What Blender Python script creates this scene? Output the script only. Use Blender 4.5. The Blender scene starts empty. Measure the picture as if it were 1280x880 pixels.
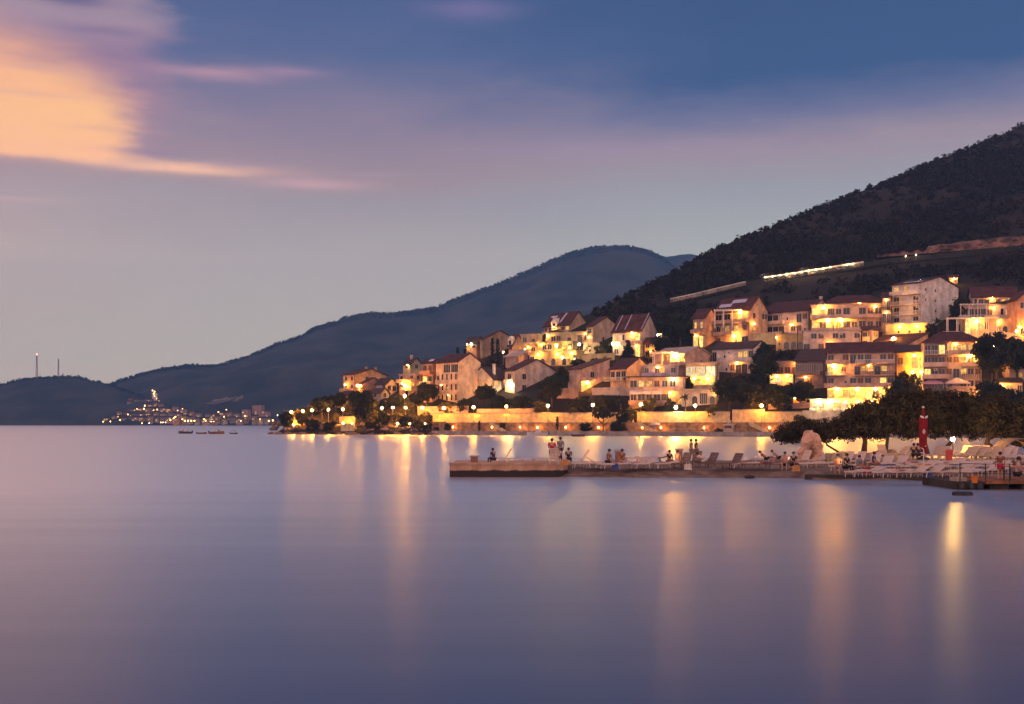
import bpy, bmesh, math, random
import numpy as np
from mathutils import Vector, Matrix, noise as mnoise
R = math.radians
rnd = random.Random(11)
scene = bpy.context.scene
C = scene.collection

# ------------------------------------------------------------------ camera
HAZE_DENSITY = 2.1e-4
F, HOR, CH = 1500.0, 529.0, 3.5          # focal length in photo pixels, horizon row, eye height above the water
cam_d = bpy.data.cameras.new('camera'); cam = bpy.data.objects.new('camera', cam_d); C.objects.link(cam)
cam.location = (0, 0, CH); cam.rotation_euler = (R(90), 0, 0)
cam_d.sensor_width = 36; cam_d.lens = F/1280*36; cam_d.shift_y = (HOR-440)/1280
cam_d.clip_start = 0.5; cam_d.clip_end = 20000
scene.camera = cam

# ------------------------------------------------------------------ node helpers
def lin(c):
    f = lambda v: v/12.92 if v <= .04045 else ((v+.055)/1.055)**2.4
    return tuple(f(x/255) for x in c)
class NT:
    def __init__(s, tree): s.t = tree; s.n = tree.nodes; s.l = tree.links
    def new(s, kind, **kw):
        n = s.n.new(kind)
        for k, v in kw.items(): setattr(n, k, v)
        return n
    def put(s, sock, v):
        if isinstance(v, bpy.types.NodeSocket): s.l.new(v, sock)
        elif isinstance(v, (tuple, list)) and len(v) == 3 and sock.type == 'RGBA': sock.default_value = (*v, 1)
        else: sock.default_value = v
    def m(s, op, a, b=None, c=None, clamp=False):
        n = s.new('ShaderNodeMath', operation=op, use_clamp=clamp)
        for i, v in enumerate((a, b, c)):
            if v is not None: s.put(n.inputs[i], v)
        return n.outputs[0]
    def smooth(s, v, lo, hi, a=0., b=1.):
        n = s.new('ShaderNodeMapRange', interpolation_type='SMOOTHSTEP')
        s.put(n.inputs[0], v)
        for i, q in zip((1, 2, 3, 4), (lo, hi, a, b)): s.put(n.inputs[i], q)
        return n.outputs[0]
    def mix(s, f, a, b, mode='MIX'):
        n = s.new('ShaderNodeMix', data_type='RGBA', blend_type=mode)
        s.put(n.inputs[0], f); s.put(n.inputs[6], a); s.put(n.inputs[7], b)
        return n.outputs[2]
    def noise(s, vec, scale, detail=4., rough=.55):
        n = s.new('ShaderNodeTexNoise')
        if vec is not None: s.l.new(vec, n.inputs['Vector'])
        n.inputs['Scale'].default_value = scale; n.inputs['Detail'].default_value = detail; n.inputs['Roughness'].default_value = rough
        return n.outputs[0]
    def ramp(s, fac, stops):
        n = s.new('ShaderNodeValToRGB'); e = n.color_ramp.elements
        while len(e) < len(stops): e.new(.5)
        for q, (p, c) in zip(e, stops): q.position = p; q.color = (*c, 1)
        s.put(n.inputs[0], fac); return n.outputs[0]
    def comb(s, x, y, z):
        n = s.new('ShaderNodeCombineXYZ')
        for i, v in enumerate((x, y, z)): s.put(n.inputs[i], v)
        return n.outputs[0]

# ------------------------------------------------------------------ world: dusk sky
SUN_EL, SUN_AZ = 9.0, -138.0             # afterglow from the west, on the left of the photograph
world = bpy.data.worlds.new('World'); scene.world = world; world.use_nodes = True
w = NT(world.node_tree); w.n.clear()
gen = w.new('ShaderNodeTexCoord').outputs['Generated']
sep = w.new('ShaderNodeSeparateXYZ'); w.l.new(gen, sep.inputs[0])
az = w.m('MULTIPLY', w.m('ARCTAN2', sep.outputs[0], sep.outputs[1]), 57.29578)
el = w.m('MULTIPLY', w.m('ARCSINE', sep.outputs[2]), 57.29578)
warp = w.m('SUBTRACT', w.noise(w.comb(w.m('MULTIPLY', az, .10), w.m('MULTIPLY', el, .34), 3.7), 1., 7., .62), .5)
fine = w.m('SUBTRACT', w.noise(w.comb(w.m('MULTIPLY', az, .22), w.m('MULTIPLY', el, 1.5), 9.1), 1., 5., .6), .5)
elw = w.m('ADD', el, w.m('MULTIPLY', warp, 2.6))
fac = w.m('DIVIDE', elw, 45.)
def stops(rows): return [(max(0., min(1., e/45)), lin(c)) for e, c in rows]
right_ramp = w.ramp(fac, stops([(0, (178, 165, 150)), (4, (175, 167, 153)), (8, (166, 164, 155)), (10.6, (150, 148, 150)), (12.6, (150, 131, 139)),
                                (14.2, (106, 104, 133)), (15.8, (53, 77, 118)), (21.3, (48, 71, 112)), (30, (50, 72, 116)), (45, (56, 70, 110))]))
left_ramp = w.ramp(fac, stops([(0, (180, 166, 150)), (4, (174, 164, 151)), (8, (166, 155, 148)), (10.2, (152, 141, 144)), (11.6, (152, 129, 133)),
                               (14.2, (128, 114, 134)), (16.8, (78, 91, 130)), (21.3, (60, 80, 122)), (30, (58, 74, 116)), (45, (58, 70, 110))]))
side = w.smooth(w.m('ADD', az, w.m('MULTIPLY', warp, 14.)), -6., 10.)
sky = w.mix(side, left_ramp, right_ramp)
# mauve cloud bank over the upper left, with the lit orange gap inside it
bank_edge = w.m('ADD', az, w.m('MULTIPLY', warp, 7.))
bank = w.m('MULTIPLY', w.smooth(bank_edge, -15.2, -18.2), w.smooth(elw, 10.8, 12.2))
sky = w.mix(w.m('MULTIPLY', bank, .92), sky, w.ramp(w.m('DIVIDE', el, 45.), stops([(11, (168, 134, 138)), (14, (160, 122, 138)), (16.2, (140, 108, 136)), (17.6, (158, 132, 146)), (19.5, (168, 140, 146)), (25, (236, 166, 156)), (44, (180, 134, 146))])))
gap_az = w.m('ADD', w.m('ADD', az, w.m('MULTIPLY', warp, 6.5)), w.m('MULTIPLY', fine, 1.3))
gap = w.m('MULTIPLY', w.smooth(gap_az, -16.6, -19.6), w.m('MULTIPLY', w.smooth(w.m('ADD', el, w.m('MULTIPLY', fine, .9)), 11.35, 11.9),
      w.smooth(w.m('ADD', w.m('ADD', el, w.m('MULTIPLY', w.m('ADD', az, 20.), .45)), w.m('MULTIPLY', warp, 2.)), 17.2, 14.0)))
sky = w.mix(gap, sky, w.ramp(w.m('DIVIDE', w.m('ADD', el, w.m('MULTIPLY', fine, 5.)), 45.), stops([(11, (253, 184, 136)), (13.5, (252, 188, 124)), (15.5, (242, 172, 124)), (17, (206, 150, 132))])))
def wisp(a0, e0, wa, we, col, amt):
    global sky
    da = w.m('DIVIDE', w.m('SUBTRACT', az, a0), wa); de = w.m('DIVIDE', w.m('ADD', w.m('SUBTRACT', el, e0), w.m('MULTIPLY', fine, we*1.7)), we)
    g = w.m('POWER', 2.718, w.m('MULTIPLY', w.m('ADD', w.m('MULTIPLY', da, da), w.m('MULTIPLY', de, de)), -1.))
    sky = w.mix(w.m('MULTIPLY', g, amt, clamp=True), sky, lin(col))
wisp(-15.6, 11.6, 3.8, .28, (252, 190, 150), .85)
wisp(-9.5, 11.1, 2.6, .25, (205, 158, 158), .6)
wisp(-20.3, 18.4, 2.0, .30, (92, 84, 122), .9)
wisp(-16.9, 12.2, 1.5, .15, (140, 118, 140), .8)
wisp(-12.8, 11.9, 2.0, .20, (150, 128, 146), .6)
wisp(-14.0, 15.8, 2.6, .30, (186, 140, 152), .7)
wisp(-10.6, 16.1, 1.6, .22, (170, 130, 152), .55)
wisp(-2.0, 19.0, 2.2, .40, (122, 106, 146), .6)
wisp(-22.0, 14.3, 3.0, .12, (226, 168, 140), .6)
wisp(-22.6, 9.8, 2.0, .12, (190, 158, 156), .6)
wisp(-21.4, 15.4, 2.4, .16, (214, 160, 140), .6)
wisp(-19.2, 13.1, 1.8, .10, (236, 172, 136), .7)
wisp(-18.6, 17.2, 2.2, .22, (112, 94, 128), .5)
wisp(-6.5, 11.6, 2.0, .14, (160, 138, 146), .5)
wisp(5.0, 12.8, 7.0, .5, (160, 134, 150), .4)
wisp(-55., 8., 26., 8., (236, 168, 140), .8)
# unseen sky behind the camera, made bright pink to light the facades
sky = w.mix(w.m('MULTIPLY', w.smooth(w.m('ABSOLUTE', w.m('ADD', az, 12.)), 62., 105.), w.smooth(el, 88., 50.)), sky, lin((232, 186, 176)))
nish = w.new('ShaderNodeTexSky', sky_type='NISHITA', sun_disc=False)
nish.sun_elevation = R(SUN_EL); nish.sun_rotation = R(SUN_AZ)
bg1 = w.new('ShaderNodeBackground'); w.l.new(nish.outputs[0], bg1.inputs[0]); bg1.inputs[1].default_value = .0008
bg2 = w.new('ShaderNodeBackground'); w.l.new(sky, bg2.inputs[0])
path = w.m('MINIMUM', 3700., w.m('DIVIDE', 480., w.m('MAXIMUM', sep.outputs[2], .02)))
w.l.new(w.m('MULTIPLY', w.m('POWER', 2.718, w.m('MULTIPLY', path, HAZE_DENSITY*.85)), .84), bg2.inputs[1])   # low sky brightened to make up for what the haze takes away
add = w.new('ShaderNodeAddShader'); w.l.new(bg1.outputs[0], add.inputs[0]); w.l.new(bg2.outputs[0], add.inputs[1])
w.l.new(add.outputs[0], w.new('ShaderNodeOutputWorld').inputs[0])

# ------------------------------------------------------------------ weak afterglow in place of the sun
sun_d = bpy.data.lights.new('afterglow', 'SUN'); sun_d.energy = .42; sun_d.angle = R(40); sun_d.color = (1, .46, .32)
sun = bpy.data.objects.new('afterglow', sun_d); C.objects.link(sun)
to_sun = Vector((math.sin(R(SUN_AZ))*math.cos(R(SUN_EL)), math.cos(R(SUN_AZ))*math.cos(R(SUN_EL)), math.sin(R(SUN_EL))))
sun.rotation_euler = to_sun.to_track_quat('Z', 'Y').to_euler()

vs = scene.view_settings; vs.view_transform = 'Standard'; vs.look = 'None'; vs.exposure = 0.35; vs.gamma = 1.0; vs.use_curve_mapping = False
cy = scene.cycles
cy.max_bounces = 5; cy.diffuse_bounces = 2; cy.glossy_bounces = 3; cy.transmission_bounces = 3; cy.volume_bounces = 0
cy.caustics_reflective = False; cy.caustics_refractive = False; cy.sample_clamp_indirect = 1.5; cy.use_light_tree = True
cy.use_denoising = True

# ------------------------------------------------------------------ materials
MATS = {}
def pmat(name, color, rough=.8, vary=.25, scale=1., bump=0., bscale=6., spec=.3, metal=0., color2=None):
    if name in MATS: return MATS[name]
    mt = bpy.data.materials.new(name); mt.use_nodes = True; MATS[name] = mt
    t = NT(mt.node_tree); b = t.n['Principled BSDF']
    b.inputs['Roughness'].default_value = rough; b.inputs['Specular IOR Level'].default_value = spec; b.inputs['Metallic'].default_value = metal
    co = t.new('ShaderNodeTexCoord').outputs['Object']
    nz = t.noise(co, scale, 6.)
    c2 = color2 or tuple(min(1, c*(1-vary)) for c in color); c1 = color if color2 else tuple(min(1, c*(1+vary*.5)) for c in color)
    t.l.new(t.mix(t.smooth(nz, .35, .65), c2, c1), b.inputs['Base Color'])
    if bump:
        bn = t.new('ShaderNodeBump'); bn.inputs['Strength'].default_value = bump; t.l.new(t.noise(co, bscale, 5.), bn.inputs['Height'])
        t.l.new(bn.outputs[0], b.inputs['Normal'])
    return mt
def emat(name, color, strength, vary=0.):
    if name in MATS: return MATS[name]
    mt = bpy.data.materials.new(name); mt.use_nodes = True; MATS[name] = mt
    t = NT(mt.node_tree); t.n.clear()
    e = t.new('ShaderNodeEmission'); e.inputs[0].default_value = (*color, 1); e.inputs[1].default_value = strength
    if vary:
        co = t.new('ShaderNodeTexCoord').outputs['Object']; oi = t.new('ShaderNodeObjectInfo').outputs['Random']
        v = t.new('ShaderNodeVectorMath', operation='ADD'); t.l.new(co, v.inputs[0]); t.l.new(t.comb(t.m('MULTIPLY', oi, 90.), 0., 0.), v.inputs[1])
        t.l.new(t.m('MULTIPLY', t.m('MULTIPLY', t.smooth(t.noise(v.outputs[0], 1.6, 3.), .3, .7, 1-vary, 1.25), t.m('ADD', t.m('MULTIPLY', oi, .9), .45)), strength), e.inputs[1])
    t.l.new(e.outputs[0], t.new('ShaderNodeOutputMaterial').inputs[0])
    return mt
def plaster(col):
    return pmat('plaster_%d_%d_%d' % tuple(int(c*100) for c in col), col, .88, .30, .45, .25, 7.)
ROOF = pmat('roof_tiles', (.075, .030, .034), .8, .35, .6, .5, 4.)
ROOF_DARK = pmat('roof_dark_tiles', (.050, .034, .044), .75, .3, .6, .5, 4.)
ROOF_PALE = pmat('roof_concrete', (.40, .34, .33), .85, .2, .5)
WHITE = pmat('white_paint', (.70, .66, .64), .5, .08, 1.)
FRAME = pmat('window_frame_paint', (.42, .37, .34), .5, .05, 2.)
GLASS = pmat('dark_window_glass', (.020, .020, .028), .12, .3, 1., spec=.5)
SHUTTER = pmat('brown_shutter', (.13, .06, .045), .6, .3, 3.)
METAL = pmat('grey_metal', (.22, .21, .22), .45, .2, 3., metal=.7)
DARKMETAL = pmat('dark_metal', (.04, .04, .045), .5, .2, 3., metal=.5)
PANEL = pmat('solar_panel_glass', (.80, .84, .88), .16, .05, 1., spec=1.0, metal=1.)
STONE = pmat('stone_masonry', (.40, .32, .24), .9, .4, .9, .6, 3.)
STONE_RED = pmat('reddish_stone', (.30, .15, .11), .9, .4, .8, .6, 3.)
CONCRETE = pmat('concrete', (.36, .31, .29), .9, .3, .5, .3, 5.)
CONCRETE_DARK = pmat('wet_dark_concrete', (.05, .04, .04), .8, .4, .5, .3, 5.)
LIT = emat('lit_window_warm', (1, .50, .12), 1.0, .6)
LIT_Y = emat('lit_window_yellow', (1, .60, .15), 1.5, .5)
LIT_W = emat('lit_window_pale', (1, .76, .42), 1.1, .45)
SODIUM = emat('sodium_lamp', (1, .35, .036), 900.)
SODIUM_SOFT = emat('sodium_lamp_soft', (1, .36, .045), 420.)
WARM = emat('warm_bulb', (1, .42, .07), 520.)
WHITE_LAMP = emat('white_bulb', (1, .68, .28), 400.)
GREEN_LAMP = emat('greenish_lamp', (.95, .74, .10), 420.)
RED_LAMP = emat('red_beacon', (1, .12, .06), 40.)

# ------------------------------------------------------------------ geometry helpers
class MB:
    """collects polygons with material slots; build() links them as ONE mesh object"""
    def __init__(s): s.v = []; s.f = []; s.mi = []; s.cur = 0
    def add(s, vs_, fs_):
        o = len(s.v); s.v += [tuple(p) for p in vs_]
        for f in fs_: s.f.append([o+i for i in f]); s.mi.append(s.cur)
        return s
    def box(s, x0, x1, y0, y1, z0, z1, M=None):
        p = [Vector((x, y, z)) for z in (z0, z1) for y in (y0, y1) for x in (x0, x1)]
        if M is not None: p = [M @ q for q in p]
        return s.add(p, [(0, 2, 3, 1), (4, 5, 7, 6), (0, 1, 5, 4), (2, 6, 7, 3), (0, 4, 6, 2), (1, 3, 7, 5)])
    def prism(s, poly, axis, a0, a1):
        n = len(poly)
        mk = (lambda u, z, a: (a, u, z)) if axis == 'x' else (lambda u, z, a: (u, a, z)) if axis == 'y' else (lambda u, z, a: (u, z, a))
        vs_ = [mk(u, z, a0) for u, z in poly]+[mk(u, z, a1) for u, z in poly]
        return s.add(vs_, [tuple(range(n)), tuple(range(2*n-1, n-1, -1))]+[(i, n+i, n+(i+1) % n, (i+1) % n) for i in range(n)])
    def tube(s, pts, rad, n=8, cap=True):
        pts = [Vector(p) for p in pts]; rings = []
        rad = rad if isinstance(rad, (list, tuple)) else [rad]*len(pts)
        for i, p in enumerate(pts):
            d = (pts[min(i+1, len(pts)-1)]-pts[max(i-1, 0)]).normalized()
            a = d.orthogonal().normalized() if abs(d.z) < .99 else Vector((1, 0, 0)); b = d.cross(a).normalized(); a = b.cross(d)
            rings.append([p+(a*math.cos(2*math.pi*k/n)+b*math.sin(2*math.pi*k/n))*rad[i] for k in range(n)])
        vs_ = [q for r_ in rings for q in r_]
        fs_ = [(i*n+k, i*n+(k+1) % n, (i+1)*n+(k+1) % n, (i+1)*n+k) for i in range(len(pts)-1) for k in range(n)]
        if cap: fs_ += [tuple(range(n-1, -1, -1)), tuple((len(pts)-1)*n+k for k in range(n))]
        return s.add(vs_, fs_)
    def lathe(s, prof, n=12, c=(0, 0, 0)):
        vs_ = [(c[0]+r_*math.cos(2*math.pi*k/n), c[1]+r_*math.sin(2*math.pi*k/n), c[2]+z) for r_, z in prof for k in range(n)]
        fs_ = [(i*n+k, i*n+(k+1) % n, (i+1)*n+(k+1) % n, (i+1)*n+k) for i in range(len(prof)-1) for k in range(n)]
        fs_ += [tuple(range(n-1, -1, -1)), tuple((len(prof)-1)*n+k for k in range(n))]
        return s.add(vs_, fs_)
    def ball(s, c, r_, n=10, m=6, sc=(1, 1, 1)):
        prof = [(max(1e-3, math.sin(math.pi*i/m))*r_, -math.cos(math.pi*i/m)*r_) for i in range(m+1)]
        o = len(s.v); s.lathe(prof, n)
        for i in range(o, len(s.v)): v = s.v[i]; s.v[i] = (c[0]+v[0]*sc[0], c[1]+v[1]*sc[1], c[2]+v[2]*sc[2])
        return s
    def mesh(s, name, mats, smooth=False):
        me = bpy.data.meshes.new(name); me.from_pydata(s.v, [], s.f)
        for m_ in (mats if isinstance(mats, (list, tuple)) else [mats]): me.materials.append(m_)
        me.polygons.foreach_set('material_index', s.mi)
        if smooth: me.polygons.foreach_set('use_smooth', [True]*len(s.f))
        me.update(); return me
    def build(s, name, mats, parent=None, smooth=False, **kw):
        return link(name, s.mesh(name, mats, smooth), parent, **kw)
def link(name, me, parent=None, loc=None, rz=None, scale=None):
    o = bpy.data.objects.new(name, me); C.objects.link(o)
    if parent is not None: o.parent = parent
    if loc is not None: o.location = loc
    if rz is not None: o.rotation_euler = (0, 0, rz)
    if scale is not None: o.scale = scale if isinstance(scale, (tuple, list)) else (scale,)*3
    return o
def tag(o, label, cat, group=None, kind=None):
    o['label'] = label; o['category'] = cat
    if group: o['group'] = group
    if kind: o['kind'] = kind
    return o
def thing(name, label, cat, loc=(0, 0, 0), rz=0., group=None, scale=None):
    o = bpy.data.objects.new(name, None); C.objects.link(o); o.location = loc; o.rotation_euler = (0, 0, rz); o.empty_display_size = .2
    if scale is not None: o.scale = scale if isinstance(scale, (tuple, list)) else (scale,)*3
    return tag(o, label, cat, group)
def structure(o, label=None):
    o['kind'] = 'structure'
    if label: o['label'] = label
    return o
KIDS = {}
def copy_tree(o, parent=None):
    c = o.copy(); C.objects.link(c)
    if parent is not None: c.parent = parent
    for ch in KIDS.setdefault(o.name, [k for k in o.children]): copy_tree(ch, c)
    return c
ONES = 'first second third fourth fifth sixth seventh eighth ninth tenth eleventh twelfth thirteenth fourteenth fifteenth sixteenth seventeenth eighteenth nineteenth'.split()
def nth(i):
    if i <= 19: return ONES[i-1]
    t, u = divmod(i, 10); base = {2: 'twent', 3: 'thirt', 4: 'fort', 5: 'fift'}[t]
    return base+'ieth' if u == 0 else base+'y-'+ONES[u-1]

# ------------------------------------------------------------------ where a photo point lies on the ground of the place
DX, DY, NX, NY, OY = .882, -.472, .472, .882, 345.0      # shore direction, inland direction, shore origin
SLOPE = .42
def st(x, y): return (x*DX+(y-OY)*DY, x*NX+(y-OY)*NY)
def xy(s_, t_): return (s_*DX+t_*NX, OY+s_*DY+t_*NY)
def slope_y(px, py, up=0.):
    """distance at which the sight line through a photo point meets the hillside plane raised by up"""
    k, m_ = (px-640)/F, (HOR-py)/F
    return (CH-.62-up + SLOPE*NY*OY) / (SLOPE*(NX*k+NY)-m_)
def wpt(px, py, Y): return Vector(((px-640)/F*Y, Y, CH+(HOR-py)/F*Y))
def shore_y(px, t_): return (NY*OY+t_)/(NX*(px-640)/F+NY)
def gpt(px, py, z):
    Y = (CH-z)*F/(py-HOR); return Vector(((px-640)/F*Y, Y, z))
CREST_PX = [(326, 547), (350, 537), (390, 516), (440, 496), (500, 478), (560, 460), (620, 440), (680, 416), (740, 390), (785, 368), (830, 348), (865, 326), (900, 308), (950, 289), (1000, 269),
            (1050, 249), (1100, 230), (1150, 209), (1200, 190), (1250, 168), (1280, 154), (1340, 140), (1420, 120), (1540, 105)]
CREST = [wpt(px, py, slope_y(px, py)) for px, py in CREST_PX]
CXY = np.array([(p.x, p.y) for p in CREST])
def crest_q(X, Y):
    """signed distance behind the ridge line (positive behind)"""
    P = np.stack([X, Y], -1); best = np.full(X.shape, 1e9); sgn = np.ones(X.shape)
    for a, b in zip(CXY[:-1], CXY[1:]):
        d = b-a; u = np.clip(((P-a) @ d)/(d @ d), 0, 1); q = P-(a+u[..., None]*d); dist = np.sqrt((q**2).sum(-1))
        side_ = np.where(d[0]*(P[..., 1]-a[1])-d[1]*(P[..., 0]-a[0]) > 0, 1., -1.)
        upd = dist < best-1e-9; best = np.where(upd, dist, best); sgn = np.where(upd, side_, sgn)
    return best*sgn
def nz2(X, Y, sc, seed=0.):
    out = np.zeros(X.shape)
    for i, (x, y) in enumerate(zip(X.ravel(), Y.ravel())): out.ravel()[i] = mnoise.noise((x*sc, y*sc, seed))
    return out
QUAY_S = -27.
def ground_z(X, Y, rough=True):
    X = np.asarray(X, float); Y = np.asarray(Y, float)
    s_ = X*DX+(Y-OY)*DY; t_ = X*NX+(Y-OY)*NY
    z = .62+SLOPE*t_
    q = crest_q(X, Y)
    z = z-np.where(q > 0, q*.95, 0.)
    if rough: z = z+nz2(X, Y, .022, 3.)*np.clip((t_-60)/60, 0, 1)*3.5*np.clip(1-(q+10)/8, .25, 1)
    z = np.where(t_ < 0, -3., z)
    quay = s_ > QUAY_S
    z = np.where(quay & (t_ >= 0) & (t_ < 4.3), 1.2, z); z = np.where(quay & (t_ >= 4.3) & (t_ < 8.3), 3.7, z)
    z = np.where(quay & (t_ >= 8.3), np.maximum(z, 6.2), z)
    return np.maximum(z, -3.)
def gz(x, y): return float(ground_z(np.array([x]), np.array([y]), False)[0])

SODIUM_FAR = emat('distant_sodium_lamp', (1, .46, .12), 16.); WHITE_FAR = emat('distant_white_lamp', (1, .74, .45), 13.)
# ------------------------------------------------------------------ sea
def grid_obj(name, X, Y, Z, mt, smooth=True):
    n, m_ = X.shape
    vs_ = np.stack([X.ravel(), Y.ravel(), Z.ravel()], -1)
    i = np.arange(n*m_).reshape(n, m_)
    fs_ = np.stack([i[:-1, :-1].ravel(), i[:-1, 1:].ravel(), i[1:, 1:].ravel(), i[1:, :-1].ravel()], -1)
    me = bpy.data.meshes.new(name); me.from_pydata(vs_.tolist(), [], fs_.tolist()); me.materials.append(mt)
    if smooth: me.polygons.foreach_set('use_smooth', [True]*len(fs_))
    me.update(); o = bpy.data.objects.new(name, me); C.objects.link(o); return o
wm = bpy.data.materials.new('calm_sea_water'); wm.use_nodes = True
t = NT(wm.node_tree); t.n.clear()
co = t.new('ShaderNodeTexCoord').outputs['Object']
mp = t.new('ShaderNodeMapping'); t.l.new(co, mp.inputs[0]); mp.inputs['Scale'].default_value = (.010, .06, 1)
big = t.noise(mp.outputs[0], 1., 4.)
mp2 = t.new('ShaderNodeMapping'); t.l.new(co, mp2.inputs[0]); mp2.inputs['Scale'].default_value = (.05, .45, 1)
rip = t.noise(mp2.outputs[0], 1., 6., .65)
df = t.new('ShaderNodeBsdfDiffuse'); df.inputs[0].default_value = (.018, .068, .20, 1)                # light scattered back by the deep water
gl = t.new('ShaderNodeBsdfGlossy'); gl.inputs[0].default_value = (.90, .96, 1, 1)
t.l.new(t.m('ADD', t.smooth(big, .3, .7, .26, .33), t.m('MULTIPLY', rip, .05)), gl.inputs['Roughness'])   # small waves averaged by the long exposure
face = t.new('ShaderNodeLayerWeight'); face.inputs[0].default_value = .5
cs = t.m('SUBTRACT', 1., face.outputs['Facing'])
fr = t.m('MULTIPLY', t.m('POWER', 2.718, t.m('MULTIPLY', cs, -7.6)), t.m('ADD', 1.40, t.m('MULTIPLY', t.m('SUBTRACT', rip, .5), .35)))
mx = t.new('ShaderNodeMixShader'); t.l.new(t.m('MINIMUM', fr, .96), mx.inputs[0]); t.l.new(df.outputs[0], mx.inputs[1]); t.l.new(gl.outputs[0], mx.inputs[2])
t.l.new(mx.outputs[0], t.new('ShaderNodeOutputMaterial').inputs[0])
sea = MB(); sea.add([(-3300, -40, 0), (2300, -40, 0), (2300, 3900, 0), (-3300, 3900, 0)], [(0, 1, 2, 3)])
structure(sea.build('sea', wm))

# ------------------------------------------------------------------ far mountains (skyline read off the photo, each at its own distance)
def mountain_mat(name, c1, c2, scale, patch=None):
    return pmat(name, c1, .95, .3, scale, color2=c2)
def ridge(name, sky_, foot, crest, mt, z0=-3., step=6, rows=46, rough=9., seed=1., power=1.05):
    xs = np.arange(sky_[0][0], sky_[-1][0]+.1, step); ys = np.interp(xs, [p[0] for p in sky_], [p[1] for p in sky_])
    fy = np.interp(xs, [p[0] for p in foot], [p[1] for p in foot]); cy_ = np.interp(xs, [p[0] for p in crest], [p[1] for p in crest])
    v = np.concatenate([np.linspace(0, 1, rows), [1.03, 1.1, 1.25]])
    X = np.zeros((len(v), len(xs))); Y = X.copy(); Z = X.copy()
    for j in range(len(xs)):
        k = (xs[j]-640)/F; Y[:, j] = fy[j]+(cy_[j]-fy[j])*v; X[:, j] = k*Y[:, j]
        zc = CH+(HOR-ys[j])/F*cy_[j]
        prof = np.where(v <= 1, np.clip(v, 0, 1)**power, 1-(v-1)*1.6)
        Z[:, j] = z0+(zc-z0)*prof
    fade = np.clip(np.minimum(v*5, 1), 0, 1)*np.clip((1.0-v)*6+.12, 0.12, 1)
    N1 = nz2(X, Y, .0032, seed); N2 = nz2(X, Y, .012, seed+5); N3 = nz2(X, Y, .06, seed+9)
    Z += (N1*rough*2.6+N2*rough)*fade[:, None]+N3*rough*.32*np.clip(v*8, 0, 1)[:, None]
    return X, Y, Z, grid_obj(name, X, Y, Z, mt)
MT_FAR = mountain_mat('far_mountain_scrub', (.052, .054, .050), (.014, .018, .023), .012)
M3 = [(700, 360), (745, 330), (762, 318), (780, 312), (800, 310), (815, 316), (832, 321), (848, 319), (862, 317), (875, 320), (910, 340), (960, 380)]
structure(ridge('mountain', M3, [(700, 2900), (960, 2900)], [(700, 3400), (960, 3400)], MT_FAR, z0=60, seed=21., rough=7)[3])
M2 = [(60, 500), (110, 488), (150, 476.5), (170, 471), (200, 462.5), (232, 457.5), (270, 457), (282, 455), (300, 449), (330, 437.5), (352, 428), (375, 421), (397, 408.5), (415, 404),
      (440, 396), (460, 390.5), (480, 391.5), (505, 391), (520, 388), (545, 384), (560, 377), (590, 367), (620, 356.5), (648, 344), (668, 335), (690, 324), (715, 315), (738, 309.5), (760, 308), (785, 308), (805, 312), (822, 319), (850, 340), (900, 380), (1000, 440)]
FOOT2 = [(60, 1900), (140, 1810), (340, 1780), (450, 1700), (1000, 1500)]; CRST2 = [(60, 2300), (230, 2350), (330, 2450), (500, 2500), (740, 2800), (1000, 2700)]
m2m = MT_FAR
X2, Y2, Z2, m2 = ridge('mountain', M2, FOOT2, CRST2, m2m, seed=4., rough=10)
structure(m2)
M1 = [(-330, 500), (-200, 478), (-110, 484), (-40, 489), (0, 481), (15, 477), (30, 473.5), (55, 471), (80, 470.5), (100, 472), (115, 476), (130, 479), (145, 484), (175, 494), (215, 508), (260, 522), (300, 534)]
X1, Y1, Z1, m1 = ridge('headland', M1, [(-330, 1950), (130, 1850), (300, 1815)], [(-330, 2250), (130, 2150), (300, 1840)], MT_FAR, seed=14., rough=5)
structure(m1)
def far_ground(px, py):
    """point of the far mountain's lower slope on a sight line"""
    best = None
    fy = np.interp(px, [p[0] for p in FOOT2], [p[1] for p in FOOT2]); cy_ = np.interp(px, [p[0] for p in CRST2], [p[1] for p in CRST2])
    ysk = np.interp(px, [p[0] for p in M2], [p[1] for p in M2]); zc = CH+(HOR-ysk)/F*cy_
    for v in np.linspace(0, 1, 200):
        Y = fy+(cy_-fy)*v; z = -3+(zc+3)*v**1.05
        if z >= CH+(HOR-py)/F*Y: best = (v, Y); break
    Y = best[1] if best else cy_
    return wpt(px, py, Y)
# pale quarried scars on the far slopes, thin sheets of bare earth laid on the ground
EARTH = pmat('bare_pale_earth', (.26, .22, .20), .95, .45, .03, color2=(.10, .09, .085))
def scar(pts, label):
    mb = MB(); c = [far_ground(px, py)+Vector((0, -7, 4)) for px, py in pts]
    mid = sum(c, Vector())/len(c); ring = []
    for i in range(len(c)):
        a, b_ = c[i], c[(i+1) % len(c)]
        for k in range(5): ring.append(a.lerp(b_, k/5)+Vector((rnd.uniform(-5, 5), 0, rnd.uniform(-3, 3))))
    n = len(ring); mb.add([mid]+ring, [(0, 1+i, 1+(i+1) % n) for i in range(n)])
    mb.add([p+Vector((0, 10, -8)) for p in ring], []); o = len(mb.v)-n
    mb.add([], []); mb.f += [[1+i, 1+(i+1) % n, o+(i+1) % n, o+i] for i in range(n)]; mb.mi += [0]*n
    structure(mb.build('bare_slope', EARTH), label)
scar([(258, 508), (285, 492), (312, 480), (331, 480), (334, 490), (318, 499), (292, 505)], 'pale bare earth slope above the far village')
scar([(360, 470), (376, 464), (382, 474), (372, 484), (350, 488)], 'pale bare strip on the mountain slope')

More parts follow.
